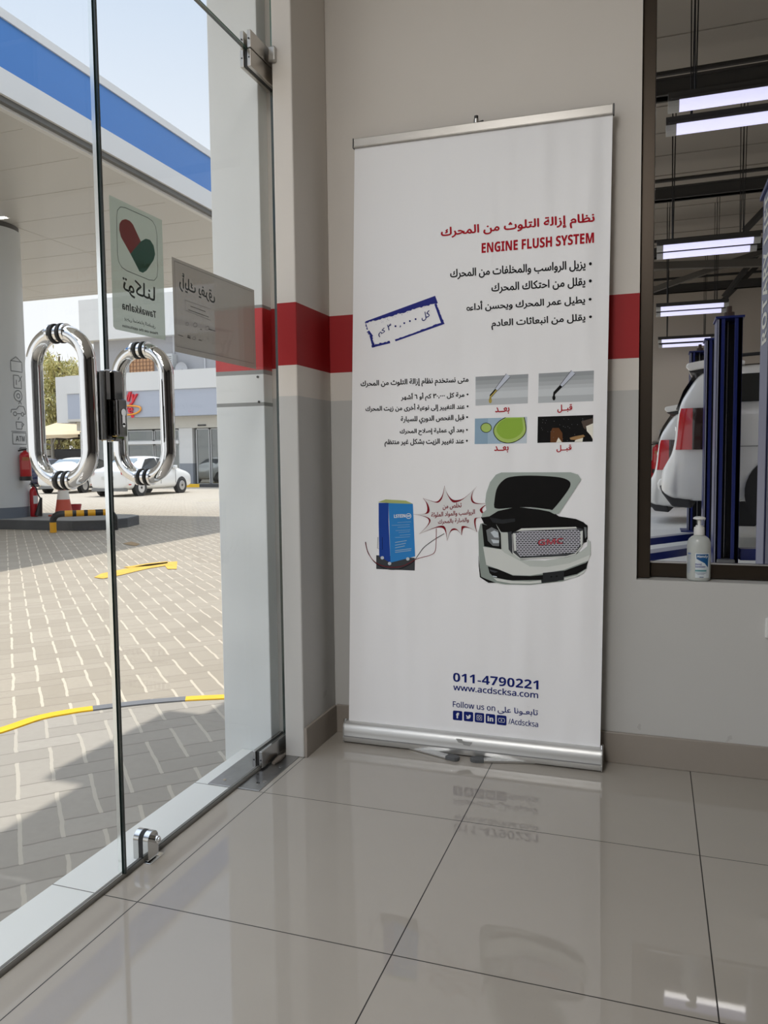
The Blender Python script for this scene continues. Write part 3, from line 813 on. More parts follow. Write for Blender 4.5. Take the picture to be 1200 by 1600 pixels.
for i in range(4):
    a, b = i / 4, (i + 1) / 4; bshape(bm, [tuple(tl_.lerp(tr_, a)), tuple(tl_.lerp(tr_, b)), tuple(bl_.lerp(br_, b)), tuple(bl_.lerp(br_, a))], i)
op_ = obj('oil_drop_picture', bm, B6, fab)
big = smooth_line([(330, 464), (270, 500), (228, 550), (218, 600), (240, 650), (285, 688), (350, 703), (420, 690), (490, 645), (520, 590), (518, 530), (506, 462)], 5)
bm = BM(); bshape(bm, S6(*big), 0, 0.0009); bshape(bm, S6(*[(148 + 48 * math.cos(a), 560 + 42 * math.sin(a)) for a in [2 * PI * k / 24 for k in range(24)]]), 0, 0.0009)
bshape(bm, S6(*[((x - 372) * 0.82 + 372, (y - 580) * 0.82 + 566) for x, y in big]), 2, 0.0011)
bline(bm, S6(*big), 1.1, 1, 0.0013); bline(bm, S6(*[(148 + 50 * math.cos(a), 560 + 44 * math.sin(a)) for a in [2 * PI * k / 24 for k in range(25)]]), 0.9, 1, 0.0013)
obj('oil_drop_print', bm, [M('print lime edge', rgb(172, 200, 96), 0.45), INK['dark'], INK['lime']], op_)
# stamp: worn rectangular frame, tilted
S = C(8, 555, 450); bm = BM()
def worn(a, b, wa, wb, rough=5.0, n=26):
    A, B = Vector(a), Vector(b); d = (B - A).normalized(); nn = Vector((-d.y, d.x)); up = []; dn = []
    for i in range(n + 1):
        t = i / n; P = A.lerp(B, t); ww = wa + (wb - wa) * t
        up.append(tuple(P)); sg_ = 1 if ww > 0 else -1; dn.append(tuple(P + nn * sg_ * max(5, abs(ww) + random.uniform(-rough, rough))))
    bshape(bm, S(*(up + dn[::-1])), 0, 0.0009)
worn((128, 418), (1000, 98), 22, 92, 9, 40); worn((1082, 462), (990, 205), 38, 26, 4); worn((505, 668), (1082, 462), -26, -30, 5); worn((210, 746), (440, 690), -32, -26, 7)
worn((132, 425), (160, 520), 10, 12, 6); worn((175, 530), (225, 600), 30, 34, 10); worn((183, 610), (218, 746), -28, -34, 9)
for k in range(60):
    t = random.random(); x = 250 + 640 * t + random.uniform(-15, 15); y = 440 - 235 * t + random.uniform(-25, 25); s = random.uniform(2, 7)
    bshape(bm, S((x, y), (x + s, y - s * .4), (x + s * .8, y + s)), 0, 0.0009)
st = obj('stamp_frame', bm, INK['stamp'], fab)
def stext(body, bl, br, tl, bold):
    bm = BM(); a, b, c = S(bl, br, tl); text_quad(bm, body, bp(*a, .0012), bp(*b, .0012), bp(*c, .0012), bold); return obj('stamp_text', bm, INK['navy'], st)
stext(arabic('كل'), (838, 420), (942, 376), (822, 320), 0.012); stext(arabic('كم'), (300, 620), (388, 575), (278, 540), 0.012); stext('٣', (412, 533), (458, 515), (400, 462), 0.02)
bm = BM()
for x, y, r in ((505, 478, 12), (615, 440, 12), (685, 414, 12), (756, 390, 12), (566, 478, 8), (562, 490, 5)):
    bshape(bm, S(*[(x + r * math.cos(a), y + r * math.sin(a)) for a in [2 * PI * k / 10 for k in range(10)]]), 0, 0.0012)
obj('stamp_digit', bm, INK['navy'], st)
# flush machine drawn below the stamp
S = C(1200 / 190, 555, 730); bm = BM()
bshape(bm, S((208, 868), (590, 895), (588, 1020), (208, 1004)), 2, 0.0005)
bshape(bm, S((232, 560), (330, 535), (348, 942), (238, 880)), 1, 0.0008)
bshape(bm, S((330, 352), (570, 362), (592, 880), (348, 942)), 0, 0.0008)
bshape(bm, S((232, 352), (330, 352), (330, 540), (232, 562)), 1, 0.0008)
bshape(bm, S((225, 345), (300, 318), (500, 330), (572, 362), (330, 354)), 3, 0.0009)
for x, y in ((340, 950), (268, 894), (520, 905)): bshape(bm, S(*[(x + 17 * math.cos(a), y + 17 * math.sin(a)) for a in [2 * PI * k / 12 for k in range(12)]]), 4, 0.0011)
bline(bm, S(*smooth_line([(104, 735), (125, 830), (190, 935), (300, 1000), (430, 1005), (560, 945), (620, 870), (680, 790), (780, 715), (880, 655)])), 1.0, 5, 0.0012)
bline(bm, S(*smooth_line([(100, 740), (130, 850), (210, 945), (330, 985), (470, 975), (610, 905), (740, 868), (788, 830), (798, 740), (802, 605)])), 0.9, 6, 0.0013)
bline(bm, S((225, 690), (222, 800), (270, 812), (268, 690)), 0.7, 5, 0.0012)
for y, x0, x1 in ((542, 418, 552), (570, 362, 540), (590, 420, 540), (622, 400, 545), (640, 430, 540), (668, 440, 548), (690, 395, 540)): bline(bm, S((x0, y + 4), (x1, y - 4)), 0.5, 7, 0.0012)
for y, x1 in ((735, 510), (762, 500), (788, 490), (815, 556), (832, 552)): bline(bm, S((395, y + 8), (x1, y - 12)), 1.1, 7, 0.0012)
mc = obj('machine_print', bm, [INK['blue'], INK['deep_blue'], INK['slate'], INK['grn'], INK['pale'], INK['dark'], INK['maroon'], INK['sky']], fab)
bm = BM(); a, b, c = S((385, 500), (496, 494), (384, 468)); text_quad(bm, sans('LSTEIN'), bp(*a, .0012), bp(*b, .0012), bp(*c, .0012), 0.02)
bline(bm, S(*[(528 + 24 * math.cos(t), 482 + 24 * math.sin(t)) for t in [2 * PI * k / 20 for k in range(21)]]), 1.0, 0, 0.0012); bline(bm, S((512, 482), (545, 480)), 2.0, 0, 0.0012)
obj('machine_lettering', bm, INK['white'], mc)
# starburst
star = [((570, 462), None)]
arcs = [[(570, 462), (660, 462), (700, 450), (712, 410), (700, 350), (668, 305)], [(668, 305), (740, 328), (800, 340), (840, 310), (865, 260), (883, 180)], [(883, 180), (905, 250), (950, 310), (1000, 325), (1080, 300), (1200, 192)],
        [(1200, 192), (1165, 240), (1155, 300), (1180, 345), (1250, 358), (1345, 345), (1460, 330)], [(1460, 330), (1330, 356), (1262, 400), (1262, 440), (1320, 490), (1400, 515)], [(1400, 515), (1300, 503), (1210, 500), (1190, 530), (1192, 590), (1205, 640)],
        [(1205, 640), (1130, 602), (1075, 598), (1060, 625), (1052, 672)], [(1052, 672), (1010, 625), (965, 622), (935, 650), (908, 728)], [(908, 728), (895, 650), (870, 605), (820, 595), (740, 615), (630, 660)], [(630, 660), (700, 590), (728, 540), (715, 505), (660, 480), (570, 462)]]
outl = []
for a in arcs: outl += smooth_line(a, 4)[:-1]
bm = BM(); bshape(bm, S(*outl), 0, 0.0013)
cxs, cys = 950, 470
vs = []
for i, a in enumerate(arcs):
    p = smooth_line(a, 5); n = len(p); L_ = []; R_ = []
    for k, (x, y) in enumerate(p):
        t = k / (n - 1); wd = 5 + 20 * math.sin(PI * t) * (0.6 if i % 2 else 1.0); d = Vector((cxs - x, (cys - y))).normalized() * wd
        L_.append((x, y)); R_.append((x + d.x, y + d.y))
    bshape(bm, S(*(L_ + R_[::-1])), 1, 0.0016)
sb = obj('starburst_print', bm, [M('burst paper', rgb(226, 226, 226), 0.45), INK['maroon']], fab)
for s, a, b, c in (('تخلص من', (866, 424), (1050, 409), (866, 362)), ('الرواسب والمواد الملوثة', (752, 506), (1182, 474), (752, 447)), ('والضارة بالمحرك', (820, 570), (1122, 549), (820, 516))):
    bm = BM(); a, b, c = S(a, b, c); text_quad(bm, arabic(s), bp(*a, .0018), bp(*b, .0018), bp(*c, .0018), 0.018); obj('burst_text', bm, INK['maroon'], sb)
# printed pickup with its bonnet up
S = C(6, 735, 725)
def layer(name, shapes, parent, base):
    mats = []; bm = BM()
    for i, (ink, pts) in enumerate(shapes):
        if ink not in mats: mats.append(ink)
        bshape(bm, S(*pts), mats.index(ink), base + 0.00008 * i)
    return obj(name, bm, [INK[k] for k in mats], parent)
bonnet = [(140, 350), (150, 270), (185, 170), (240, 100), (290, 80), (560, 78), (940, 78), (1010, 100), (1040, 145), (960, 270), (830, 465), (790, 470), (740, 445), (560, 410), (420, 405), (260, 440), (180, 490), (110, 500), (108, 465), (150, 430)]
cp = layer('car_print', [('car_dark', [(75, 640), (95, 560), (150, 545), (260, 630), (330, 640), (400, 880), (700, 940), (1090, 800), (1125, 720), (1130, 850), (1100, 905), (1090, 980), (1020, 1050), (860, 1100), (560, 1132), (330, 1128), (230, 1110), (150, 1080), (100, 1060), (80, 850)]),
    ('dark', [(100, 500), (180, 430), (420, 400), (760, 440), (830, 490), (990, 515), (1060, 545), (1100, 580), (1090, 730), (1040, 745), (420, 660), (330, 650), (250, 620), (130, 560)]),
    ('hood', bonnet),
    ('dark', smooth_line([(222, 380), (245, 240), (300, 160), (380, 120), (560, 108), (800, 120), (905, 145), (940, 190), (900, 270), (780, 420), (740, 425), (560, 405), (400, 410), (270, 420), (225, 410)], 4)),
    ('car', [(240, 560), (290, 640), (350, 640), (365, 800), (470, 900), (700, 905), (920, 870), (1020, 830), (1095, 770), (1100, 705), (1125, 730), (1128, 850), (1100, 905), (870, 995), (560, 1045), (400, 1040), (260, 985), (150, 945), (125, 780), (290, 800), (285, 660)]),
    ('car_light', [(120, 775), (290, 800), (320, 830), (560, 960), (720, 965), (930, 930), (1125, 850), (1105, 905), (880, 990), (560, 1045), (400, 1040), (260, 985), (150, 945)]),
    ('dark', [(165, 960), (260, 985), (400, 1045), (560, 1050), (680, 1040), (870, 1005), (1085, 925), (1105, 905), (1085, 980), (1000, 1030), (870, 1060), (660, 1085), (400, 1090), (340, 1085), (220, 1060), (180, 1020)]),
    ('car_light', [(215, 1066), (400, 1096), (560, 1100), (665, 1090), (670, 1112), (560, 1122), (380, 1118), (250, 1095)]), ('car_light', [(880, 1068), (1000, 1040), (1085, 985), (1060, 1025), (980, 1062), (880, 1088)]),
    ('dark', [(75, 850), (100, 1055), (150, 1078), (240, 1112), (170, 1112), (90, 1060), (80, 960)]),
    ('sheen', [(180, 500), (300, 520), (420, 510), (420, 540), (300, 560), (210, 548)])], fab, 0.0018)
layer('headlamp_print', [('dark', [(110, 560), (180, 580), (260, 600), (285, 650), (292, 798), (130, 770)]), ('grey', [(150, 620), (200, 592), (262, 622), (275, 690), (270, 770), (210, 765), (165, 720)]), ('pale', [(190, 640), (225, 622), (262, 640), (266, 690), (225, 688)]), ('pale', [(195, 705), (270, 715), (270, 740), (215, 742)]),
    ('slate', [(352, 640), (388, 630), (396, 845), (360, 800)])], cp, 0.0028)
layer('headlamp_print', [('dark', [(1040, 560), (1095, 570), (1098, 700), (1075, 735), (1062, 640)]), ('grey', [(1066, 590), (1088, 594), (1090, 680), (1076, 700)])], cp, 0.0028)
GRL = M('printed grille mesh', rgb(190, 190, 196), 0.45)
gm = GRL; g = NG(gm); vec, x, y, z = g.obj(); bk = gm.node_tree.nodes.new('ShaderNodeTexBrick')
cmb = gm.node_tree.nodes.new('ShaderNodeCombineXYZ'); gm.node_tree.links.new(x, cmb.inputs[0]); gm.node_tree.links.new(g.m('SUBTRACT', z, g.m('MULTIPLY', x, 0.02)), cmb.inputs[1])
gm.node_tree.links.new(cmb.outputs[0], bk.inputs['Vector'])
bk.inputs['Color1'].default_value = (*rgb(26, 26, 30), 1); bk.inputs['Color2'].default_value = (*rgb(40, 40, 46), 1); bk.inputs['Mortar'].default_value = (*rgb(196, 196, 206), 1)
bk.inputs['Scale'].default_value = 1.0; bk.inputs['Brick Width'].default_value = 0.0105; bk.inputs['Row Height'].default_value = 0.0058; bk.inputs['Mortar Size'].default_value = 0.0013; bk.inputs['Mortar Smooth'].default_value = 0.2
gm.node_tree.links.new(bk.outputs[0], gm.node_tree.nodes['Principled BSDF'].inputs['Base Color'])
bm = BM(); bshape(bm, S((395, 645), (470, 608), (985, 590), (1058, 610), (1062, 740), (1000, 840), (920, 865), (480, 895), (405, 840)), 0, 0.0029)
bshape(bm, S((415, 655), (475, 632), (985, 612), (1030, 622), (1032, 745), (985, 830), (470, 868), (430, 810)), 1, 0.0031)
bshape(bm, S((430, 632), (480, 603), (990, 588), (1000, 604), (480, 626)), 2, 0.0032); bshape(bm, S((400, 650), (425, 648), (432, 812), (412, 815)), 2, 0.0032)
bshape(bm, S((1032, 630), (1054, 624), (1052, 745), (1034, 770)), 2, 0.0032)
bline(bm, S((405, 835), (470, 888), (900, 866), (985, 840), (1052, 760)), 1.6, 2, 0.0033)
gp = obj('grille_print', bm, [INK['slate'], GRL, INK['car_light']], cp)
bm = BM(); a, b, c = S((636, 762), (872, 745), (636, 710)); text_quad(bm, sans('GMC', False), bp(*a, .0034), bp(*b, .0034), bp(*c, .0034), 0.12); obj('grille_badge', bm, INK['dark'], gp)
bm = BM(); a, b, c = S((640, 760), (868, 743), (640, 712)); text_quad(bm, sans('GMC', False), bp(*a, .0036), bp(*b, .0036), bp(*c, .0036), 0.055); obj('grille_badge', bm, M('badge red', rgb(186, 70, 84), 0.45), gp)
layer('plate_print', [('sheen', [(680, 1020), (880, 998), (876, 1085), (830, 1092), (810, 1098), (668, 1115), (664, 1085), (682, 1080)]), ('dark', [(752, 1050), (768, 1048), (768, 1062), (752, 1064)]), ('dark', [(802, 1045), (818, 1043), (818, 1057), (802, 1059)])], cp, 0.0034)
layer('fog_lamp_print', [('slate', [(180, 985), (250, 1005), (260, 1010), (230, 1018), (190, 1005)]), ('pale', [(210, 1045), (250, 1052), (250, 1062), (215, 1056)])], cp, 0.0034)
# contact lines
S = C(7.5, 700, 1035)
btext('phone_number', sans('011-4790221'), 'navy', *S((60, 222), (1060, 318), (60, 118)), bold=0.0)
btext('web_address', sans('www.acdscksa.com', False), 'navy', *S((64, 322), (1055, 418), (64, 250)), bold=0.02)
btext('follow_text', sans('Follow us on', False), 'navy', *S((58, 520), (552, 570), (58, 450)), bold=0.01)
btext('follow_text', arabic('تابعـونا على'), 'navy', *S((583, 598), (1053, 640), (583, 512)), bold=0.008)
btext('handle_text', sans('/Acdscksa', False), 'navy', *S((712, 720), (1055, 758), (712, 652)), bold=0.008)
def rquad(q, r=0.14):
    tl, tr, br, bl = [Vector(p) for p in q]; out = []
    P = [tl, tr, br, bl]
    for i in range(4):
        a, b, c = P[i - 1], P[i], P[(i + 1) % 4]
        for t in (0, 0.33, 0.66, 1):
            u = b + (a - b) * r * (1 - t) ** 2 + (c - b) * r * t ** 2; out.append(tuple(u))
    return out
sq = [((58, 562), (168, 571), (168, 682), (58, 672)), ((186, 573), (296, 583), (296, 695), (186, 684)), ((314, 585), (424, 596), (424, 708), (313, 697)), ((442, 599), (554, 610), (554, 723), (441, 711)), ((571, 613), (686, 626), (686, 740), (571, 727))]
for i, q in enumerate(sq):
    bm = BM(); bshape(bm, S(*rquad(q)), 0, 0.0009); ic = obj('social_icon', bm, INK['navy'], fab)
    cx_ = sum(p[0] for p in q) / 4; cy_ = sum(p[1] for p in q) / 4
    def loc(*pts): return S(*[(cx_ + x, cy_ + y + 0.1 * x) for x, y in pts])
    bm = BM()
    if i in (0, 3):
        a, b, c = loc((-16, 30), (18, 30), (-16, -32)) if i == 0 else loc((-32, 28), (32, 28), (-32, -30))
        text_quad(bm, sans('f' if i == 0 else 'in'), bp(*a, .0013), bp(*b, .0013), bp(*c, .0013), 0.04)
    elif i == 1: bshape(bm, loc((-28, -20), (-10, -4), (2, -6), (4, -20), (16, -24), (24, -16), (30, -16), (24, -6), (22, 10), (8, 24), (-12, 28), (-30, 20), (-14, 14), (-24, 4), (-28, -8)), 0, 0.0013)
    elif i == 2:
        bline(bm, S(*[(p[0], p[1]) for p in []] ) or loc((-28, -28), (28, -28), (28, 28), (-28, 28), (-28, -28)), 0.8, 0, 0.0013)
        bline(bm, loc(*[(14 * math.cos(t), 14 * math.sin(t)) for t in [2 * PI * k / 14 for k in range(15)]]), 0.8, 0, 0.0013)
    else:
        bline(bm, loc((-32, -22), (32, -22), (36, 0), (32, 22), (-32, 22), (-36, 0), (-32, -22)), 0.8, 0, 0.0013); bshape(bm, loc((-8, -11), (12, 0), (-8, 11)), 0, 0.0013)
    obj('icon_mark', bm, INK['white'], ic)

# ------------------------------------------------------------------ stickers on the glass
def film_mat(name, col, trans):
    m = D.materials.new(name); m.use_nodes = True; nt = m.node_tree; nt.nodes.clear()
    d = nt.nodes.new('ShaderNodeBsdfDiffuse'); d.inputs[0].default_value = (*col, 1)
    tl = nt.nodes.new('ShaderNodeBsdfTranslucent'); tl.inputs[0].default_value = (*col, 1)
    tp_ = nt.nodes.new('ShaderNodeBsdfTransparent'); a = nt.nodes.new('ShaderNodeMixShader'); b = nt.nodes.new('ShaderNodeMixShader'); o = nt.nodes.new('ShaderNodeOutputMaterial')
    a.inputs[0].default_value = 0.5; b.inputs[0].default_value = trans
    nt.links.new(d.outputs[0], a.inputs[1]); nt.links.new(tl.outputs[0], a.inputs[2]); nt.links.new(a.outputs[0], b.inputs[1]); nt.links.new(tp_.outputs[0], b.inputs[2]); nt.links.new(b.outputs[0], o.inputs[0])
    return m
film1 = film_mat('pale green sticker film', rgb(178, 190, 176), 0.12)
film2 = film_mat('grey brown sticker film', rgb(150, 144, 134), 0.06)
XS = XG - 0.0062
def gp_(px, py, lift=0.0): p = on_x(px, py, XS); p.x += lift; return p
def back_sheet(bm, pts, mi=0, lift=0.0): return sheet(bm, [tuple(gp_(*p, lift)) for p in pts], mi)
s1 = thing('window_sticker', 'tall pale green sticker with a red and green tick on the glass door', 'sticker', tuple(gp_(213, 520)))
S = C(1200 / 270, 150, 280)
bm = BM(); back_sheet(bm, S((90, 108), (458, 285), (483, 1118), (135, 1042), (120, 1022))); f1 = obj('film', bm, film1, s1)
LF = 0.0004
SK = {k: film_mat('sticker ink ' + k, v, 0.0) for k, v in dict(red=rgb(150, 62, 58), green=rgb(52, 98, 82), dark=rgb(70, 78, 72), faint=rgb(100, 98, 92)).items()}
NX = Vector((1, 0, 0))
def gline(bm, pts, w_, mi=0, lift=LF): return ribbon(bm, [gp_(*p, lift) for p in pts], w_, NX, mi)
def round_frame(q, r): 
    return rquad(q, r)
rf = round_frame([(140, 170), (420, 295), (430, 725), (150, 610)], 0.22); bm = BM(); gline(bm, S(*(rf + rf[:1])), 0.0016); obj('tick_frame', bm, SK['dark'], f1)
def capsule(a, b, r, n=10):
    a, b = Vector(a), Vector(b); t = math.atan2(b.y - a.y, b.x - a.x); out = []
    for k in range(n + 1): q_ = t + PI / 2 + PI * k / n; out.append((a.x + r * math.cos(q_), a.y + r * math.sin(q_)))
    return out
# tick of two rounded bars: red arm and green arm
bm = BM(); back_sheet(bm, S(*[(238, 518), (172, 400), (160, 350), (162, 310), (178, 285), (205, 277), (235, 290), (256, 315), (310, 432)]), 0, LF); obj('tick_print', bm, SK['red'], f1)
bm = BM(); back_sheet(bm, S(*[(238, 518), (310, 432), (345, 413), (375, 422), (400, 462), (410, 520), (400, 560), (350, 635), (325, 650), (300, 640), (280, 600)]), 0, LF); obj('tick_print', bm, SK['green'], f1)
def mtext(name, body, ink, parent, S_, bl, br, tl, bold=0.01):
    """lettering printed to be read from outdoors: from inside it is mirrored; bl is the outdoor reader's left, the photo's right"""
    bm = BM(); a, b, c = S_(bl, br, tl); text_quad(bm, body, gp_(*a, LF), gp_(*b, LF), gp_(*c, LF), bold); return obj(name, bm, SK[ink], parent)
mtext('sticker_text', arabic('توكلنا'), 'dark', f1, S, (412, 880), (188, 800), (408, 752), 0.012)
mtext('sticker_text', sans('Tawakkalna'), 'dark', f1, S, (418, 965), (184, 903), (414, 915), 0.02)
mtext('sticker_text', arabic('يرجى استخدام التطبيق'), 'dark', f1, S, (412, 1045), (200, 990), (410, 1008), 0.006)
mtext('sticker_text', sans('Please use the application'), 'dark', f1, S, (430, 1086), (184, 1032), (428, 1062), 0.012)
tag(s1, group=None)
s2 = thing('window_sticker', 'wide grey brown sticker on the glass door nearest the white column', 'sticker', tuple(gp_(335, 560)))
bm = BM(); back_sheet(bm, S((525, 538), (1098, 770), (1112, 1320), (548, 1197))); f2 = obj('film', bm, film2, s2)
bm = BM(); gline(bm, S((543, 568), (1085, 782), (1097, 1280), (560, 1160), (543, 568)), 0.0012); gline(bm, S((617, 840), (795, 902), (797, 980), (620, 910), (617, 840)), 0.0010); obj('sticker_border', bm, SK['faint'], f2)
mtext('sticker_text', arabic('رأيك يفرق'), 'dark', f2, S, (826, 868), (580, 775), (822, 745), 0.014)
bm = BM()
for (x0, y0), (x1, y1) in (((655, 882), (760, 920)), ((640, 906), (782, 958)), ((780, 1040), (828, 1055)), ((722, 1040), (735, 1046)), ((570, 1080), (604, 1092)), ((632, 1098), (655, 1106)), ((712, 1115), (735, 1122))): gline(bm, S((x0, y0), (x1, y1)), 0.0020)
for x, y, r in ((632, 1005, 10), (688, 1012, 14), (772, 1035, 14), (680, 1105, 10)): gline(bm, S(*[(x + r * math.cos(t), y + r * math.sin(t)) for t in [2 * PI * k / 10 for k in range(11)]]), 0.0011)
for y in (1090, 1100): gline(bm, S((634, y - 6), (655, y + 2)), 0.0024)
obj('small_print', bm, SK['faint'], f2, kind='stuff')

# ------------------------------------------------------------------ hand sanitiser on the sill
bx, by, bz = 0.1365, 2.588, 0.5955
hs = thing('hand_sanitizer_bottle', 'clear pump bottle of hand sanitizer with a blue label on the window sill', 'bottle', (bx, by, bz))
clear = M('cloudy clear plastic', rgb(206, 210, 206), 0.25, alpha=0.72, noise=(8, 0.05))
bm = BM(); lathe(bm, [(0.0, 0), (0.030, 0), (0.0335, 0.004), (0.0345, 0.012), (0.0345, 0.108), (0.0335, 0.120), (0.0295, 0.130), (0.022, 0.137), (0.016, 0.140), (0.015, 0.146), (0.0, 0.146)], (bx, by, bz), 36, 1.0, 0.76)
obj('bottle_body', bm, clear, hs, smooth=60)
wp = M('white plastic', rgb(222, 222, 220), 0.35)
bm = BM(); lathe(bm, [(0.0155, 0.142), (0.0158, 0.143), (0.0155, 0.163), (0.0145, 0.166), (0.011, 0.166), (0.0105, 0.171), (0.0, 0.171)], (bx, by, bz), 28); obj('screw_collar', bm, wp, hs, smooth=40)
bm = BM(); lathe(bm, [(0.0052, 0.171), (0.0052, 0.186), (0.007, 0.190), (0.0, 0.190)], (bx, by, bz), 16)
pp = obj('pump_stem', bm, wp, hs, smooth=40)
bm = BM(); lathe(bm, [(0.006, 0.188), (0.0175, 0.1905), (0.0185, 0.193), (0.0165, 0.196), (0.011, 0.1985), (0.0, 0.1995)], (bx, by, bz), 28, 1.0, 0.8)
tube(bm, [(bx, by, bz + 0.1935), (bx + 0.012, by + 0.02, bz + 0.1925), (bx + 0.016, by + 0.03, bz + 0.187)], [0.005, 0.004, 0.0032], 10); obj('pump_head', bm, wp, hs, smooth=50)
def lbl(x, z, lift=0.0005):      # wraps a label point on the oval bottle
    r = 0.0345 + lift; a = math.asin(max(-0.99, min(0.99, x / r))); return (bx + r * math.sin(a), by - r * 0.76 * math.cos(a), bz + z)
def wrap(bm, pts, mi=0, lift=0.0005, n=6):
    xs_ = sorted({p[0] for p in pts}); P = []
    for i, p in enumerate(pts):
        q_ = pts[(i + 1) % len(pts)]
        for k in range(n): P.append((p[0] + (q_[0] - p[0]) * k / n, p[1] + (q_[1] - p[1]) * k / n))
    b2 = BM(); vs = [b2.verts.new((x, z, 0)) for x, z in P]
    for t in tessellate_polygon([[Vector((x, z, 0)) for x, z in P]]):
        try: b2.faces.new([vs[i] for i in t])
        except ValueError: pass
    bmesh.ops.subdivide_edges(b2, edges=b2.edges[:], cuts=4, use_grid_fill=True); bmesh.ops.triangulate(b2, faces=b2.faces[:])
    b2.verts.index_update(); m_ = [bm.verts.new(lbl(v.co.x, v.co.y, lift)) for v in b2.verts]
    for f in b2.faces:
        try: bm.faces.new([m_[v.index] for v in f.verts]).material_index = mi
        except ValueError: pass
    b2.free()
SB = lambda cx_, cy_: ((cx_ - 550) / 217 * 0.069, (772 - cy_) / 650 * 0.2)       # label pixels to bottle metres
bm = BM()
wrap(bm, [SB(515, 490), SB(640, 490), SB(640, 735), SB(515, 735)], 0, 0.0004)
wrap(bm, [SB(522, 498), SB(634, 498), SB(630, 630), (SB(600, 588)), SB(526, 545)], 1, 0.0007)
wrap(bm, [SB(514, 655), SB(617, 655), SB(617, 672), SB(514, 672)], 2, 0.0007)
for i, (x0, x1) in enumerate(((514, 622), (522, 610), (535, 596))): wrap(bm, [SB(x0, 682 + 9 * i), SB(x1, 682 + 9 * i), SB(x1, 685 + 9 * i), SB(x0, 685 + 9 * i)], 3, 0.0007)
wrap(bm, [SB(553, 724), SB(593, 724), SB(593, 732), SB(553, 732)], 3, 0.0007)
wrap(bm, [SB(448, 488), SB(474, 488), SB(474, 505), SB(448, 505)], 4, 0.0007)
for k in range(15): wrap(bm, [SB(447, 520 + 12 * k), SB(447 + random.randint(18, 38), 520 + 12 * k), SB(470, 523 + 12 * k), SB(447, 523 + 12 * k)], 4, 0.0007)
lb = obj('label', bm, [M('label white', rgb(206, 214, 218), 0.5), M('label blue', rgb(24, 84, 136), 0.4), M('label teal', rgb(86, 140, 146), 0.4), M('label small print', rgb(96, 110, 140), 0.5), M('label back print', rgb(112, 130, 168), 0.5)], hs)
def ltext(body, bl, br, tl, m, bold, shear=0.0):
    vs, fs = text_verts(body, 0.0, shear); bm = BM(); (x0, z0), (x1, z1), (x2, z2) = SB(*bl), SB(*br), SB(*tl)
    V = [bm.verts.new(lbl(x0 + (x1 - x0) * u, z0 + (z2 - z0) * v, 0.0010)) for u, v, _ in vs]
    for f in fs:
        try: bm.faces.new([V[i] for i in f])
        except ValueError: pass
    obj('label_text', bm, m, lb)
ltext(sans('Handy'), (532, 538), (630, 538), (532, 508), M('label lettering', rgb(230, 234, 236), 0.5), 0.03, 0.15)
ltext(sans('Hand'), (516, 608), (572, 608), (516, 588), M('label navy', rgb(38, 40, 130), 0.5), 0.03)
ltext(sans('Sanitizer'), (516, 632), (608, 632), (516, 612), M('label navy', rgb(38, 40, 130), 0.5), 0.03)
# ------------------------------------------------------------------ petrol station canopy
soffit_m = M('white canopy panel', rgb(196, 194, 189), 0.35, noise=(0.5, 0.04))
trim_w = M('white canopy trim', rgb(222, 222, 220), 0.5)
blue_f = M('blue fascia', rgb(62, 124, 196), 0.4, noise=(0.8, 0.05))
cn = thing('station_canopy', 'white petrol station canopy with a blue fascia band over the forecourt', 'canopy', (-12.5, 5, 0))
XF, XB, Y0, Y1 = -6.42, -19.0, -9.0, 14.75
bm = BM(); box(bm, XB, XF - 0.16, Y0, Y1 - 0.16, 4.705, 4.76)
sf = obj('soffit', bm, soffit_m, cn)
bm = BM(); y = Y0 + 0.9
while y < Y1 - 0.3:
    box(bm, XB, XF - 0.3, y, y + 0.006, 4.7025, 4.7055); y += 0.9
for x in (-9.6, -12.8, -16.0): box(bm, x, x + 0.008, Y0, Y1 - 0.2, 4.7028, 4.7055)
obj('panel_joint', bm, M('soffit joint', rgb(186, 182, 174), 0.6), sf)
bm = BM(); box(bm, XB, XF - 0.1, Y0, Y1 - 0.1, 4.77, 5.55); obj('roof_box', bm, trim_w, cn)
bm = BM()
box(bm, XB - 0.02, XF, Y0, Y1, 5.575, 5.67); obj('top_trim', bm, trim_w, cn)
bm = BM(); box(bm, XF - 0.09, XF - 0.02, Y0, Y1 - 0.02, 5.055, 5.575); box(bm, XB, XF - 0.02, Y1 - 0.09, Y1 - 0.02, 5.055, 5.575); obj('blue_band', bm, blue_f, cn)
bm = BM(); box(bm, XF - 0.09, XF + 0.005, Y0, Y1 + 0.005, 4.79, 5.055); box(bm, XB, XF, Y1 - 0.09, Y1 + 0.005, 4.79, 5.055); obj('lower_trim', bm, trim_w, cn)
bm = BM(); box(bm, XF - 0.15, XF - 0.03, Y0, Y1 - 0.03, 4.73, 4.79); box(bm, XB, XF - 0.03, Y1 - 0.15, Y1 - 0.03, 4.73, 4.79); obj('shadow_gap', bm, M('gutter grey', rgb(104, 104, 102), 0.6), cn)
bm = BM(); box(bm, XF - 0.16, XF - 0.09, Y0, Y1 - 0.09, 4.695, 4.735); box(bm, XB, XF - 0.09, Y1 - 0.16, Y1 - 0.09, 4.695, 4.735); obj('edge_trim', bm, trim_w, cn)
CX, CY, CR = -10.02, 9.86, 0.5
colm = M('column cladding', rgb(200, 203, 203), 0.35)
bm = BM(); cyl(bm, (CX, CY, 0.27), (CX, CY, 4.62), CR, n=64)
cl = obj('column', bm, colm, cn, smooth=40)
bm = BM(); cyl(bm, (CX, CY, 4.5), (CX, CY, 4.70), CR * 0.96, n=48); obj('column_collar', bm, M('dark collar', rgb(84, 82, 80), 0.5), cl, smooth=40)
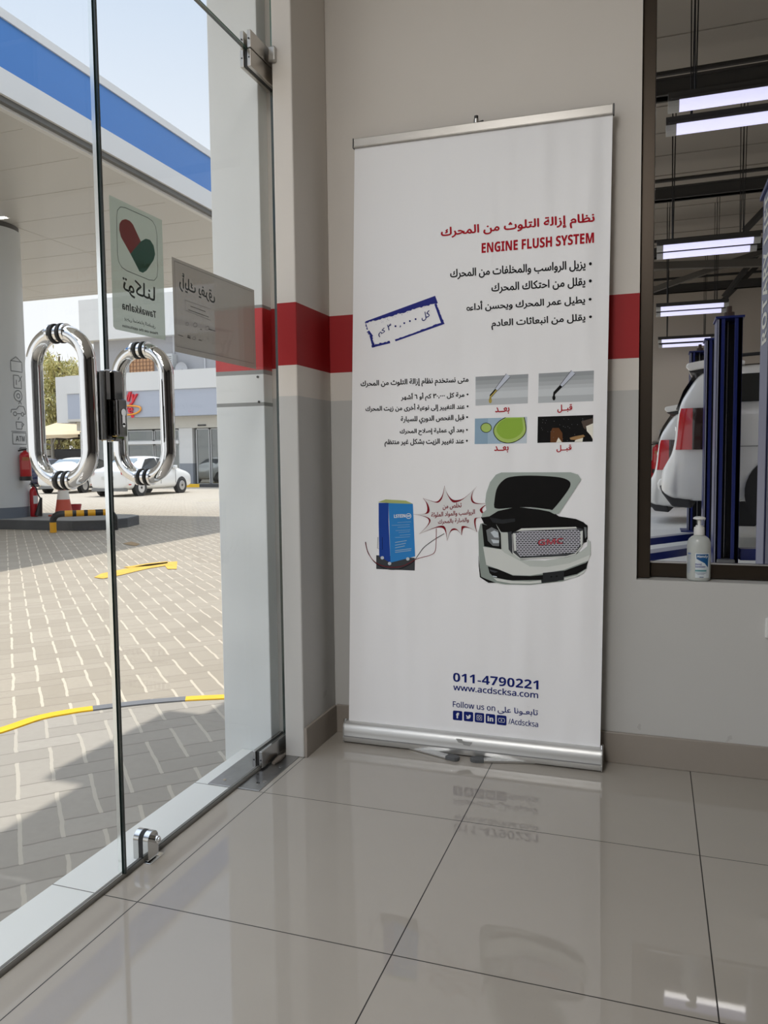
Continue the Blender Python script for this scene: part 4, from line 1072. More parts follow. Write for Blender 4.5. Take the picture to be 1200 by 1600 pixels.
bm = BM(); cyl(bm, (CX, CY, 0.1), (CX, CY, 0.275), CR * 0.985, n=64); obj('column_base', bm, M('grey column base', rgb(104, 112, 122), 0.5), cl, smooth=40)
bm = BM(); 
for z in (2.0, 2.12): cyl(bm, (CX, CY, z), (CX, CY, z + 0.03), CR + 0.002, n=64)
# service pictograms around the column
def cp_(px, py):
    """pixel on the column's curved face"""
    d = ray(px, py); o = CAM_C
    a = d.x ** 2 + d.y ** 2; b = 2 * ((o.x - CX) * d.x + (o.y - CY) * d.y); c = (o.x - CX) ** 2 + (o.y - CY) ** 2 - (CR + 0.004) ** 2
    q_ = max(0.0, b * b - 4 * a * c); t = (-b - math.sqrt(q_)) / (2 * a); p = o + d * t
    return math.atan2(p.y - CY, p.x - CX), p.z
bm.free()
a0, zc = cp_(29, 620)
def colpt(u, z): a = a0 + u / CR; return Vector((CX + (CR + 0.003) * math.cos(a), CY + (CR + 0.003) * math.sin(a), z))
def cstroke(bm, pts, w_=0.012):
    P = []
    for (u0, z0), (u1, z1) in zip(pts, pts[1:]):
        for k in range(4): P.append(colpt(u0 + (u1 - u0) * k / 4, z0 + (z1 - z0) * k / 4))
    P.append(colpt(*pts[-1])); N_ = Vector((math.cos(a0), math.sin(a0), 0))
    ribbon(bm, P, w_, N_)
inkc = M('pictogram grey', rgb(96, 100, 102), 0.5)
def circ(u, z, r, n=16): return [(u + r * math.cos(2 * PI * k / n), z + r * math.sin(2 * PI * k / n)) for k in range(n + 1)]
zz = [cp_(22, y)[1] for y in (570, 596, 618, 642, 664, 685)]
bm = BM()
cstroke(bm, [(-.12, zz[0] - .1), (.12, zz[0] - .1), (.12, zz[0] + .06), (-.12, zz[0] + .06), (-.12, zz[0] - .1)]); cstroke(bm, [(-.12, zz[0] + .06), (-.02, zz[0] + .13), (.1, zz[0] + .06)]); obj('pictogram', bm, inkc, cl)
bm = BM(); z = zz[1]
cstroke(bm, [(-.08, z - .1), (.08, z - .1), (.08, z + .02), (.02, z + .1), (-.08, z + .1), (-.08, z - .1)]); cstroke(bm, [(-.03, z - .05), (-.03, z + .03)]); cstroke(bm, [(.02, z), (.1, z + .1)]); obj('pictogram', bm, inkc, cl)
bm = BM(); cstroke(bm, circ(0, zz[2], .085)); cstroke(bm, circ(0, zz[2], .035)); obj('pictogram', bm, inkc, cl)
bm = BM(); z = zz[3]
cstroke(bm, [(-.15, z - .03), (-.14, z + .02), (-.05, z + .03), (0, z + .08), (.12, z + .08), (.17, z + .0), (.17, z - .04), (.1, z - .04)]); cstroke(bm, [(.05, z - .04), (-.04, z - .04)]); cstroke(bm, circ(-.08, z - .045, .03)); cstroke(bm, circ(.08, z - .045, .03)); cstroke(bm, [(.0, z + .11), (.03, z + .17), (.06, z + .11)]); obj('pictogram', bm, inkc, cl)
bm = BM(); z = zz[4]
cstroke(bm, [(-.07, z + .05), (.06, z + .05), (.05, z - .06), (-.06, z - .06), (-.07, z + .05)]); cstroke(bm, [(.06, z + .03), (.11, z + .02), (.05, z - .03)]); cstroke(bm, [(-.03, z + .08), (0, z + .13)]); cstroke(bm, [(-.16, z - .1), (.16, z - .1)], 0.01); obj('pictogram', bm, inkc, cl)
bm = BM(); z = zz[5]
cstroke(bm, [(-.14, z - .09), (.16, z - .09), (.16, z + .09), (-.14, z + .09), (-.14, z - .09)])
vs, fs = text_verts(sans('ATM')); V = [bm.verts.new(colpt(-.09 + .2 * u, z - .045 + .085 * v)) for u, v, _ in vs]
for f in fs: bm.faces.new([V[i] for i in f])
obj('pictogram', bm, inkc, cl)
# pump island under the column
isl = [(-7.95, 9.62), (-7.82, 9.75), (-7.78, 10.2), (-7.95, 10.72), (-8.15, 10.85), (-14.5, 10.85), (-14.5, 9.38), (-8.2, 9.5)]
bm = BM(); prism(bm, isl, lambda u, v: (u, v, -0.07), lambda u, v: (u, v, 0.1))
for f in bm.faces:
    f.normal_update()
    f.material_index = 0 if abs(f.normal.z) > 0.5 else 1
tag(obj('pump_island', bm, [concrete, M('dark island kerb', rgb(74, 75, 77), 0.6)], bevel=0.02), 'raised kerbed island with dark sides under the canopy column', 'kerb')

# fire extinguishers
def extinguisher(base, r, h, label, hung=False, horn=False, group=None, valve_side=1):
    x, y, z = base
    t = thing('fire_extinguisher', label, 'fire extinguisher', base, group=group)
    bm = BM(); lathe(bm, [(0, 0), (r * .92, 0), (r, h * .03), (r, h * .80), (r * .85, h * .88), (r * .45, h * .93), (r * .3, h * .95), (r * .3, h * .98), (0, h * .98)], base, 24); obj('cylinder_body', bm, red_paint, t, smooth=50)
    bm = BM(); cyl(bm, (x, y, z + h * .97), (x, y, z + h * 1.03), r * .28, n=12); box(bm, x - r * 1.1, x + r * .4, y - r * .15, y + r * .15, z + h * 1.03, z + h * 1.06); box(bm, x - r * 1.0, x + r * .2, y - r * .15, y + r * .15, z + h * 1.08, z + h * 1.10)
    obj('valve_lever', bm, black, t)
    bm = BM()
    if horn:
        tube(bm, smooth_line([(x + r * .3, y, z + h), (x + r * 1.2, y - .02, z + h * .92), (x + r * 1.9, y - .03, z + h * .72), (x + r * 2.6, y - .02, z + h * .58)], 5), 0.011, 8); obj('hose', bm, rubber, t, smooth=60)
        bm = BM(); cyl(bm, (x + r * 2.7, y - .02, z + h * .62), (x + r * 1.75, y - .03, z + 0.02), 0.018, 0.06, 16); obj('discharge_horn', bm, black, t, smooth=50)
    else:
        tube(bm, smooth_line([(x - r * .3, y - .01, z + h), (x - r * 1.4, y - .03, z + h * .95), (x - r * 1.75, y - .03, z + h * .7), (x - r * 1.7, y - .02, z + h * .35), (x - r * 1.5, y - .02, z + h * .05)], 5), 0.012, 8); obj('hose', bm, rubber, t, smooth=60)
    vdir = (CAM_C - Vector(base)); va = math.atan2(vdir.y, vdir.x)
    def patch(a0_, a1_, z0, z1, m, nm, lift=0.003):
        bm = BM(); n = 6
        P = [(va + a0_ + (a1_ - a0_) * k / n) for k in range(n + 1)]
        A = [bm.verts.new((x + (r + lift) * math.cos(a), y + (r + lift) * math.sin(a), z + h * z0)) for a in P]; B = [bm.verts.new((x + (r + lift) * math.cos(a), y + (r + lift) * math.sin(a), z + h * z1)) for a in P]
        for k in range(n): bm.faces.new((A[k], A[k + 1], B[k + 1], B[k]))
        obj(nm, bm, m, t)
    if horn: patch(-0.1, 1.0, .42, .68, M('white tag', rgb(214, 214, 212), 0.6), 'label')
    else:
        patch(-0.7, 0.7, .30, .62, M('red label print', rgb(186, 84, 80), 0.6), 'label'); patch(-0.5, 0.7, .62, .74, M('gold label', rgb(160, 100, 60), 0.6), 'label', 0.004)
    if hung:
        bm = BM(); cyl(bm, (x, y, z - h * .10), (x, y, z + h * .05), r * 1.08, n=20); obj('wall_bracket', bm, black, t, smooth=40)
    return t
d_ = (CAM_C - Vector((CX, CY, 1))); d_.z = 0; d_.normalize()
aw = math.atan2(d_.y, d_.x) + 0.78
extinguisher((CX + 0.60 * math.cos(aw), CY + 0.60 * math.sin(aw), 0.735), 0.085, 0.44, 'red fire extinguisher hung on the white canopy column', hung=True)
p = on_z(54, 807, 0.1); extinguisher((p.x, p.y, 0.1), 0.062, 0.50, 'red fire extinguisher with black horn standing on the island by the column', horn=True)
# traffic cone
p = on_z(100, 806, 0.1)
tcn = thing('traffic_cone', 'orange traffic cone with a white band standing behind the striped barrier', 'cone', (p.x, p.y, 0.1))
bm = BM(); box(bm, p.x - .17, p.x + .17, p.y - .17, p.y + .17, 0.1, 0.125); obj('base', bm, M('cone orange', rgb(196, 74, 48), 0.6), tcn, bevel=0.01)
bm = BM(); lathe(bm, [(0.14, 0.02), (0.10, 0.27)], (p.x, p.y, 0.1), 24); obj('cone_body', bm, M('cone orange', (0, 0, 0)), tcn, smooth=50)
bm = BM(); lathe(bm, [(0.078, 0.42), (0.05, 0.56), (0.0, 0.56)], (p.x, p.y, 0.1), 24); obj('cone_tip', bm, M('cone orange', (0, 0, 0)), tcn, smooth=50)
bm = BM(); lathe(bm, [(0.10, 0.27), (0.078, 0.42)], (p.x, p.y, 0.1), 24); obj('reflective_band', bm, M('cone white', rgb(226, 220, 210), 0.5), tcn, smooth=50)
q_ = on_z(112, 803, 0.1)
bk_ = thing('fire_bucket', 'small red bucket half hidden behind the orange traffic cone', 'bucket', (q_.x, q_.y + .1, 0.1))
bm = BM(); lathe(bm, [(0.0, 0), (0.07, 0), (0.10, 0.16), (0.092, 0.16), (0.065, 0.02), (0, .02)], (q_.x, q_.y + .1, 0.1), 20); obj('pail', bm, red_paint, bk_, smooth=40)
# bent hoop barrier, yellow and black lengths
A = Vector((-8.30, 9.17, G0)); B = Vector((-7.66, 9.74, G0)); zt = 0.27; d_ = (B - A); d_.z = 0; L_ = d_.length; d_.normalize()
path = [A, A + Vector((0, 0, .15))] + [A + d_ * (.11 * (1 - math.cos(t))) + Vector((0, 0, .16 + .11 * math.sin(t))) for t in (0, .4, .8, 1.2, 1.57)]
path += [A + d_ * (.11 + (L_ - .22) * k / 12) + Vector((0, 0, .27)) for k in range(1, 12)]
path += [B - d_ * (.11 * (1 - math.cos(t))) + Vector((0, 0, .16 + .11 * math.sin(t))) for t in (1.57, 1.2, .8, .4, 0)] + [B + Vector((0, 0, .1)), B]
hb = thing('hoop_barrier', 'low bent steel hoop barrier in yellow and black stripes before the pump island', 'barrier', tuple(A))
ym = M('barrier yellow', rgb(226, 164, 24), 0.45); kk = M('barrier black', rgb(34, 33, 32), 0.45)
bm = BM(); tube(bm, path, 0.047, 16)
for f in bm.faces:
    c = f.calc_center_median(); t = (c - A).dot(d_)
    if t < 0.06 and c.z < 0.08: f.material_index = 0
    elif t < 0.16: f.material_index = 1
    elif t > L_ - 0.10: f.material_index = 1
    else: f.material_index = 0 if int((t - 0.16) / (0.085)) % 2 == 0 else 1
obj('hoop', bm, [ym, kk], hb, smooth=60)

# ------------------------------------------------------------------ cars
def wheel(x, y, z, r, w_, parent, side, local=True):
    bm = BM(); lathe(bm, [(r * .62, -w_ / 2), (r * .93, -w_ / 2), (r, -w_ * .38), (r, w_ * .38), (r * .93, w_ / 2), (r * .62, w_ / 2), (r * .6, 0)], (x, y, z), 28, axis='y')
    t = obj('wheel', bm, tyre_m, parent, local=local, smooth=50)
    bm = BM(); yo = y + side * w_ * .42
    lathe(bm, [(r * .60, -.02), (r * .64, .0), (r * .60, .012), (r * .56, -.01)], (x, yo, z), 28, axis='y'); cyl(bm, (x, yo - .02, z), (x, yo + side * .015, z), r * .15, n=16)
    for k in range(8):
        a = 2 * PI * k / 8; c, s = math.cos(a), math.sin(a); P = []
        for rr, hw in ((.12 * r, .045 * r), (.60 * r, .10 * r)):
            for sg in (-1, 1): P.append((x + rr * c - sg * hw * s, z + rr * s + sg * hw * c))
        q = [P[0], P[2], P[3], P[1]]; prism(bm, q, lambda u, v: (u, yo - .012, v), lambda u, v: (u, yo + side * .004, v))
    obj('rim', bm, rim_m, t, local=True, smooth=30)
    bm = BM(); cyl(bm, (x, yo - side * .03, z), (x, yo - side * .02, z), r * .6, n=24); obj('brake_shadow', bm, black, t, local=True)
def car_shell(bm, st):
    """st rows: x, z_bottom, z_belt, z_top, half_width, half_width_top"""
    rows = []
    for x, zb, zl, zt, hw, ht in st:
        half = [(0, zb), (hw * .55, zb), (hw * .92, zb + .03), (hw * 1.0, zb + (zl - zb) * .28), (hw * 1.0, zb + (zl - zb) * .62), (hw * .965, zl), (ht + (hw * .965 - ht) * .35, zl + (zt - zl) * .62), (ht, zt - min(.05, (zt - zl) * .25)), (ht * .80, zt), (0, zt + .012)]
        P = half + [(-y, z) for y, z in half[-2:0:-1]]
        rows.append([bm.verts.new((x, y, z)) for y, z in P])
    n = len(rows[0])
    for A, B in zip(rows, rows[1:]):
        for k in range(n): bm.faces.new((A[k], A[(k + 1) % n], B[(k + 1) % n], B[k]))
    bm.faces.new(rows[0]); bm.faces.new(rows[-1][::-1])
SED = [(0.02, .34, .82, .86, .66, .56), (0.06, .27, .90, .96, .79, .62), (0.25, .24, .93, 1.02, .84, .64), (0.55, .23, .94, 1.08, .85, .62), (1.25, .22, .95, 1.40, .86, .56), (1.75, .21, .95, 1.47, .86, .56), (2.4, .21, .94, 1.46, .86, .56), (2.85, .21, .93, 1.34, .86, .56), (3.42, .22, .91, .99, .86, .66), (3.9, .22, .84, .90, .83, .64), (4.25, .25, .72, .77, .76, .58), (4.38, .30, .62, .66, .62, .46)]
def pane3(name, pts, m, t, lift=0.02):
    bm = BM(); sheet(bm, pts); return obj(name, bm, m, t, local=True)
def sedan(name, label, loc, rz, paint, group=None):
    t = thing(name, label, 'car', loc, rz, group)
    bm = BM(); car_shell(bm, SED); obj('body', bm, paint, t, local=True, smooth=180, subsurf=2)
    for s in (1, -1):
        pane3('side_window', [(0.92, s * .800, .985), (1.32, s * .665, 1.345), (1.62, s * .645, 1.385), (1.95, s * .640, 1.39), (1.97, s * .835, .985)], car_glass, t)
        pane3('side_window', [(2.02, s * .835, .985), (2.02, s * .640, 1.39), (2.45, s * .645, 1.375), (2.78, s * .67, 1.29), (3.22, s * .81, .985)], car_glass, t)
        pane3('tail_lamp', [(0.025, s * .76, .93), (0.10, s * .85, .94), (0.30, s * .885, .95), (0.46, s * .888, .93), (0.30, s * .892, .80), (0.10, s * .87, .76), (0.03, s * .80, .77), (0.005, s * .60, .80), (0.005, s * .58, .90)], tail_red, t)
        pane3('reflector', [(0.12, s * .83, .46), (0.22, s * .865, .46), (0.22, s * .865, .42), (0.12, s * .83, .42)], tail_red, t)
        bm = BM(); box(bm, 2.86, 3.0, s * .88 - .08, s * .88 + .08, .97, 1.10); obj('wing_mirror', bm, paint, t, local=True, bevel=0.03)
        for xd in (1.18, 2.02, 2.98):
            bm = BM(); box(bm, xd, xd + .008, s * .862 - .004, s * .862 + .006, .42, .93); obj('door_seam', bm, black, t, local=True)
        for xh in (1.32, 2.16):
            bm = BM(); box(bm, xh, xh + .18, s * .868 - .008, s * .868 + .012, .83, .86); obj('door_handle', bm, paint, t, local=True)
        for xw in (0.78, 3.38): 
            bm = BM(); lathe(bm, [(0.345, -.05), (0.345, .05)], (xw, s * .80, .315), 28, axis='y'); cyl(bm, (xw, s * .70, .315), (xw, s * .872, .315), .335, n=28); obj('wheel_arch', bm, black, t, local=True)
            wheel(xw, s * .785, .31, .31, .2, t, s)
    pane3('rear_window', [(0.66, -.56, 1.10), (0.66, .56, 1.10), (1.18, .48, 1.385), (1.18, -.48, 1.385)], M('tinted rear glass', rgb(120, 134, 142), 0.06, spec=0.9), t)
    pane3('windscreen', [(3.36, -.62, 1.03), (3.36, .62, 1.03), (2.88, .50, 1.35), (2.88, -.50, 1.35)], car_glass, t)
    bm = BM(); box(bm, 0.005, 0.02, -.26, .26, .62, .74); obj('number_plate', bm, M('plate white', rgb(216, 216, 210), 0.5), t, local=True)
    bm = BM(); box(bm, 0.03, 0.2, -.72, .72, .20, .30); obj('bumper_skirt', bm, M('grey skirt', rgb(130, 130, 128), 0.6), t, local=True)
    return t
def gz(x, y): return (x, y, ground_z(y) - 0.004)
sedan('sedan_car', 'white sedan parked before the shop, seen in the photo right of the door lock', gz(-18.55, 23.25), math.radians(90), car_white)
sedan('sedan_car', 'white sedan parked left of the other one, seen through the left pull handle', gz(-22.75, 25.3), math.radians(100), car_white)
sedan('sedan_car', 'dark blue car mostly hidden behind the canopy column and its extinguisher', gz(-28.6, 28.2), math.radians(60), car_blue)

# ------------------------------------------------------------------ shop across the forecourt
wl = M('shop white render', rgb(214, 214, 212), 0.7, noise=(0.6, 0.04)); bluegrey = M('shop blue grey cladding', rgb(172, 178, 190), 0.45); beige = M('shop beige band', rgb(205, 202, 192), 0.6); greyp = M('shop grey dado', rgb(140, 145, 152), 0.6); uppr = M('upper storey grey', rgb(158, 158, 160), 0.75)
frame_m = M('shop aluminium', rgb(176, 178, 178), 0.4, 0.4)
sh = thing('shop_building', 'white and blue grey convenience shop with a red sign beyond the parked cars', 'building', (-22, 33, -0.3))
ZG = -0.3
bm = BM(); box(bm, -26.4, -12.0, 33.0, 33.2, ZG, 2.62)                        # front with holes made by separate piers
bm.free()
bm = BM()
box(bm, -28.2, -12.0, 32.4, 33.6, 4.40, 5.30); obj('white_fascia', bm, wl, sh)
bm = BM(); box(bm, -28.15, -12.0, 32.45, 33.5, 3.12, 4.40); obj('sign_band', bm, bluegrey, sh)
bm = BM(); box(bm, -28.1, -12.0, 33.0, 33.5, 2.55, 3.12); box(bm, -28.2, -26.7, 32.45, 33.4, 3.0, 3.12); obj('beige_band', bm, beige, sh)
bm = BM(); box(bm, -28.9, -28.15, 32.5, 39.0, 2.95, 5.28); obj('side_fascia', bm, wl, sh)
bm = BM(); box(bm, -22.0, -21.25, 33.0, 33.4, 0.83, 2.56); box(bm, -19.4, -12, 33.0, 33.4, .83, 2.56); obj('pier', bm, wl, sh)
bm = BM(); box(bm, -22.0, -21.25, 32.98, 33.4, ZG, 0.83); box(bm, -19.4, -12, 32.98, 33.4, ZG, .83); obj('dado', bm, greyp, sh)
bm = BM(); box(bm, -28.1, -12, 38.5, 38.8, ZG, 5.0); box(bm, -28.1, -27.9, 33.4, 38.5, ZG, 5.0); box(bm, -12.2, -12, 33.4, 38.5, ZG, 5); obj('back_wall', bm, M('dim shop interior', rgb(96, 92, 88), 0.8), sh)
bm = BM(); box(bm, -28.5, -12, 33.3, 38.8, 5.0, 5.2); box(bm, -28.1, -12, 33.4, 38.5, 2.75, 2.85); obj('roof', bm, wl, sh)
bm = BM(); box(bm, -28.1, -12, 33.2, 38.5, ZG, ZG + .12); obj('shop_floor', bm, concrete, sh)
for k, (x0, x1, z0, z1) in enumerate(((-28.0, -25.2, ZG + .1, 2.5), (-25.1, -23.55, 1.95, 2.5), (-23.5, -22.05, 1.95, 2.5), (-25.1, -23.55, ZG + .1, 1.8), (-23.5, -22.05, ZG + .1, 1.8), (-21.1, -20.35, ZG + .1, 2.52), (-20.3, -19.45, ZG + .1, 2.52))):
    bm = BM(); t_ = 0.05
    for q in ((x0, x1, z0, z0 + t_), (x0, x1, z1 - t_, z1), (x0, x0 + t_, z0, z1), (x1 - t_, x1, z0, z1)): box(bm, q[0], q[1], 33.1, 33.18, q[2], q[3])
    f = obj('window_frame', bm, frame_m, sh)
    bm = BM(); box(bm, x0, x1, 33.13, 33.15, z0, z1); obj('pane', bm, shop_glass, f)
bm = BM(); box(bm, -25.2, -22.0, 32.9, 33.2, 1.8, 1.95); obj('door_header', bm, M('white header', rgb(226, 226, 224), 0.5), sh)
for x0, z0, m in ((-24.15, .75, rgb(206, 120, 116)), (-23.85, .75, rgb(222, 222, 218))):
    bm = BM(); box(bm, x0, x0 + .22, 33.09, 33.1, z0, z0 + .42); obj('notice', bm, M('notice %d' % int(m[0] * 99), m, 0.6), sh)
for i in range(5):
    bm = BM(); x0 = -27.4 + i * 1.5; box(bm, x0, x0 + 1.2, 36.2, 36.6, ZG + .1, 1.5); obj('shelf_unit', bm, M('shelf stock %d' % (i % 3), [rgb(120, 96, 80), rgb(96, 110, 120), rgb(140, 126, 100)][i % 3], 0.7), sh)
bm = BM(); box(bm, -20.9, -20.45, 32.95, 33.02, 2.63, 2.70); obj('door_sensor', bm, black, sh)
# the sign: visible letters and the orange swoosh
sg = on_y(196, 596, 32.42)
bm = BM(); pA, pB, pT = on_y(190, 633, 32.4), on_y(216, 633, 32.4), on_y(190, 613, 32.4)
text_quad(bm, sans('My'), pA, (pB.x, 32.4, pA.z), (pA.x, 32.4, pT.z), 0.0, 0.35, 0.06, nrm=Vector((0, -1, 0)))
sgm = M('red sign letters', rgb(214, 44, 58), 0.4); obj('sign_letters', bm, sgm, sh)
bm = BM(); pA, pB, pT = on_y(195, 646, 32.4), on_y(208, 646, 32.4), on_y(195, 637, 32.4)
text_quad(bm, sans('re'), pA, (pB.x, 32.4, pA.z), (pA.x, 32.4, pT.z), 0.0, 0.1, 0.06, nrm=Vector((0, -1, 0))); cyl(bm, on_y(207, 650.5, 32.42), on_y(207, 650.5, 32.36), 0.08, n=16); obj('sign_letters', bm, sgm, sh)
pts = [tuple(on_y(x, y, 32.38)) for x, y in smooth_line([(190, 634), (205, 634), (218, 636), (219, 641), (212, 646), (202, 648), (192, 648)], 4)]
bm = BM(); tube(bm, pts, 0.045, 8); obj('sign_swoosh', bm, M('orange sign', rgb(240, 160, 50), 0.4), sh, smooth=60)
# upper storey behind
ub = thing('upper_building', 'grey building with a white parapet rising behind the shop', 'building', (-22, 39.5, -0.3))
bm = BM(); box(bm, -33.0, -10, 39.3, 48, 8.25, 10.7); obj('parapet', bm, wl, ub)
bm = BM(); box(bm, -32.4, -10, 39.8, 48, ZG, 8.3); obj('wall', bm, uppr, ub)
for px in (272, 320): 
    p = on_y(px, 560, 39.8); bm = BM(); box(bm, p.x, p.x + .07, 39.72, 39.8, 5.2, 8.25); obj('downpipe', bm, M('pale pipe', rgb(186, 186, 188), 0.6), ub)
a = on_y(204, 561, 39.78); b = on_y(241, 583, 39.78)
bm = BM(); box(bm, a.x, b.x, 39.7, 39.82, b.z, a.z); lw = obj('lattice_window', bm, M('tan shutter', rgb(196, 152, 112), 0.7), ub)
bm = BM()
n = 7
for k in range(n + 1): x = a.x + (b.x - a.x) * k / n; box(bm, x - .025, x + .025, 39.66, 39.7, b.z, a.z)
for k in range(5): z = b.z + (a.z - b.z) * k / 4; box(bm, a.x, b.x, 39.66, 39.7, z - .025, z + .025)
obj('lattice', bm, M('brown lattice', rgb(150, 112, 82), 0.7), lw)
p = on_y(268, 563, 39.6); bm = BM(); box(bm, p.x - .25, p.x + .25, 39.3, 39.8, p.z - .45, p.z + .35)
ac = tag(obj('air_conditioner', bm, M('ac casing', rgb(186, 186, 184), 0.6), bevel=0.03), 'small air conditioner unit fixed on the grey upper wall beside the lattice window', 'air conditioner')
bm = BM()
for k in range(5): box(bm, p.x - .2, p.x + .2, 39.28, 39.3, p.z - .32 + .12 * k, p.z - .28 + .12 * k)
obj('grille', bm, M('ac grille', rgb(120, 120, 120), 0.6), ac)
p = on_y(283, 577, 39.4); sd = thing('satellite_dish', 'pale satellite dish on the grey upper wall right of the air conditioner', 'satellite dish', tuple(p))
bm = BM(); lathe(bm, [(0.0, .12), (.2, .1), (.36, .04), (.42, 0), (.36, .06), (.2, .12), (0.0, .14)], tuple(p), 24, axis='y'); obj('dish', bm, M('dish grey', rgb(178, 178, 180), 0.5), sd, smooth=60)
bm = BM(); tube(bm, [tuple(p + Vector((0, .1, 0))), tuple(p + Vector((0, .42, -.2)))], .03, 8); obj('arm', bm, dark_metal, sd)
# kerb before the shop: yellow and black blocks
bm = BM(); x = -34.0; k = 0
while x < -11: box(bm, x, x + 1.05, 32.1, 32.32, ZG - .02, ZG + .15, k % 2); x += 1.05; k += 1
box(bm, -34, -11, 32.32, 33.0, ZG - .02, ZG + .13, 2)
structure('trim_8', bm, [yellow, kerb_black, concrete])

# ------------------------------------------------------------------ parking shade, fence, trees
def tz(px, py, y): return on_y(px, py, y)
ps = thing('parking_shade', 'cream tensioned fabric parking shade on steel posts before the trees', 'shade', (-31, 36, -0.3))
cloth = M('cream shade cloth', rgb(204, 184, 150), 0.7)
def tent(x0, x1, y0, y1, zl, zh):
    bm = BM(); nx, ny = 8, 6; vs = []
    for j in range(ny + 1):
        row = []
        for i in range(nx + 1):
            u, v = i / nx * 2 - 1, j / ny * 2 - 1; hgt = max(0, 1 - max(abs(u), abs(v))) ** 1.25
            row.append(bm.verts.new((x0 + (x1 - x0) * i / nx, y0 + (y1 - y0) * j / ny, zl + (zh - zl) * hgt + .06 * u * u * (1 - v * v))))
        vs.append(row)
    for j in range(ny):
        for i in range(nx): bm.faces.new((vs[j][i], vs[j][i + 1], vs[j + 1][i + 1], vs[j + 1][i]))
    for row in (vs[0],):
        low = [bm.verts.new((v.co.x, v.co.y - .02, v.co.z - .16 - .05 * (i % 2))) for i, v in enumerate(row)]
        for i in range(nx): bm.faces.new((row[i], row[i + 1], low[i + 1], low[i]))
    return bm
a = tz(88, 666, 36.0)
obj('canopy_cloth', tent(-34.3, -28.8, 33.9, 38.4, 2.42, 3.35), cloth, ps); obj('canopy_cloth', tent(-40.2, -34.4, 33.9, 38.4, 2.42, 3.25), cloth, ps)
for x, y in ((-32.4, 36.0), (-37.5, 36.0)):
    bm = BM(); cyl(bm, (x, y, ZG), (x, y, 2.9), .09, n=12); tube(bm, [(x, y, 1.9), (x + 1.4, y - 1.2, 2.5)], .04, 8); tube(bm, [(x, y, 1.9), (x - 1.4, y - 1.2, 2.5)], .04, 8); obj('post', bm, M('shade post', rgb(190, 190, 186), 0.5), ps)
bm = BM()
for yy in (34.0, 38.3): tube(bm, [(-40.2, yy, 2.36), (-28.8, yy, 2.36)], .05, 8)
obj('edge_beam', bm, dark_metal, ps)
bm = BM(); box(bm, -48, -29.2, 39.0, 39.1, ZG, 1.75)
fn = tag(obj('boundary_fence', bm, M('dark fence sheet', rgb(62, 62, 64), 0.7, noise=(1.5, .2))), 'dark sheet fence along the lot under the trees', 'fence')
bm = BM(); box(bm, -35.6, -35.0, 37.8, 38.2, ZG, 1.6); cyl(bm, (-34.4, 38, 1.35), (-34.4, 38, 1.7), .22, n=14); box(bm, -35.9, -34.1, 37.9, 38.1, 1.0, 1.25)
tag(obj('water_meter', bm, M('pale metal fittings', rgb(196, 196, 192), 0.45, 0.3)), 'pale pipe fittings standing before the dark fence under the shade', 'pipes')
LEAF = [M('casuarina leaf %d' % i, c_, 0.8) for i, c_ in enumerate((rgb(186, 178, 112), rgb(206, 196, 134), rgb(150, 150, 92)))]
bark = M('brown bark', rgb(104, 88, 70), 0.9)
def tree(x, y, h, r, label, seed, n=5200):
    rnd = random.Random(seed); t = thing('casuarina_tree', label, 'tree', (x, y, ground_z(y)), group='trees behind the shade')
    bm = BM(); P = []; zz_ = ground_z(y)
    for k in range(8): P.append((x + rnd.uniform(-.12, .12) * k * .4, y + rnd.uniform(-.1, .1) * k * .4, zz_ + h * .92 * k / 7))
    tube(bm, P, [.22 * (1 - k / 8.5) + .02 for k in range(8)], 8)
    brs = []
    for k in range(34):
        f = rnd.uniform(.12, .93); b0 = Vector(P[min(7, int(f * 7))]).lerp(Vector(P[min(7, int(f * 7) + 1)]), f * 7 % 1); a = rnd.uniform(0, 2 * PI); L_ = r * (1.15 - .85 * f) * rnd.uniform(.6, 1.05)
        e_ = b0 + Vector((math.cos(a) * L_, math.sin(a) * L_, L_ * rnd.uniform(.5, 1.0))); m_ = b0.lerp(e_, .5) + Vector((0, 0, -.1 * L_)); tube(bm, [b0, m_, e_], [.05 * (1.2 - f), .03, .01], 5); brs.append((b0, m_, e_))
    obj('trunk', bm, bark, t)
    bm = BM()
    for k in range(n):
        b0, m_, e_ = rnd.choice(brs); f = rnd.uniform(.2, 1.08); c = b0.lerp(m_, f * 2) if f < .5 else m_.lerp(e_, (f - .5) * 2)
        c = c + Vector((rnd.gauss(0, .28), rnd.gauss(0, .28), rnd.gauss(0, .30))); l = rnd.uniform(.12, .34); w_ = rnd.uniform(.02, .06)
        d = Vector((rnd.gauss(0, .5), rnd.gauss(0, .5), rnd.gauss(.1, .9))).normalized(); s = d.orthogonal().normalized(); s.rotate(Matrix.Rotation(rnd.uniform(0, 6.28), 3, d))
        f_ = bm.faces.new([bm.verts.new(c + s * w_), bm.verts.new(c + d * l), bm.verts.new(c - s * w_), bm.verts.new(c - d * l * .6)]); f_.material_index = rnd.choice((0, 0, 1, 1, 2))
    f = obj('foliage', bm, LEAF, t); f['kind'] = 'stuff'
for i, (px, y, h, r, lab) in enumerate(((40, 43, 6.6, 2.4, 'thin leaved tree just right of the canopy column'), (62, 45, 8.2, 2.6, 'yellowish thin leaved tree seen at the left of the left pull handle'), (92, 43.5, 9.2, 3.0, 'tall yellowish tree seen inside the left pull handle'), (122, 46, 9.0, 2.8, 'yellowish tree just left of the upper building'), (150, 45, 7.5, 2.6, 'tree mostly behind the shop corner'), (6, 46, 8.0, 2.8, 'tree hidden behind the canopy column'))):
    p = on_y(px, 700, y); tree(p.x, y, h, r, lab, 20 + i)
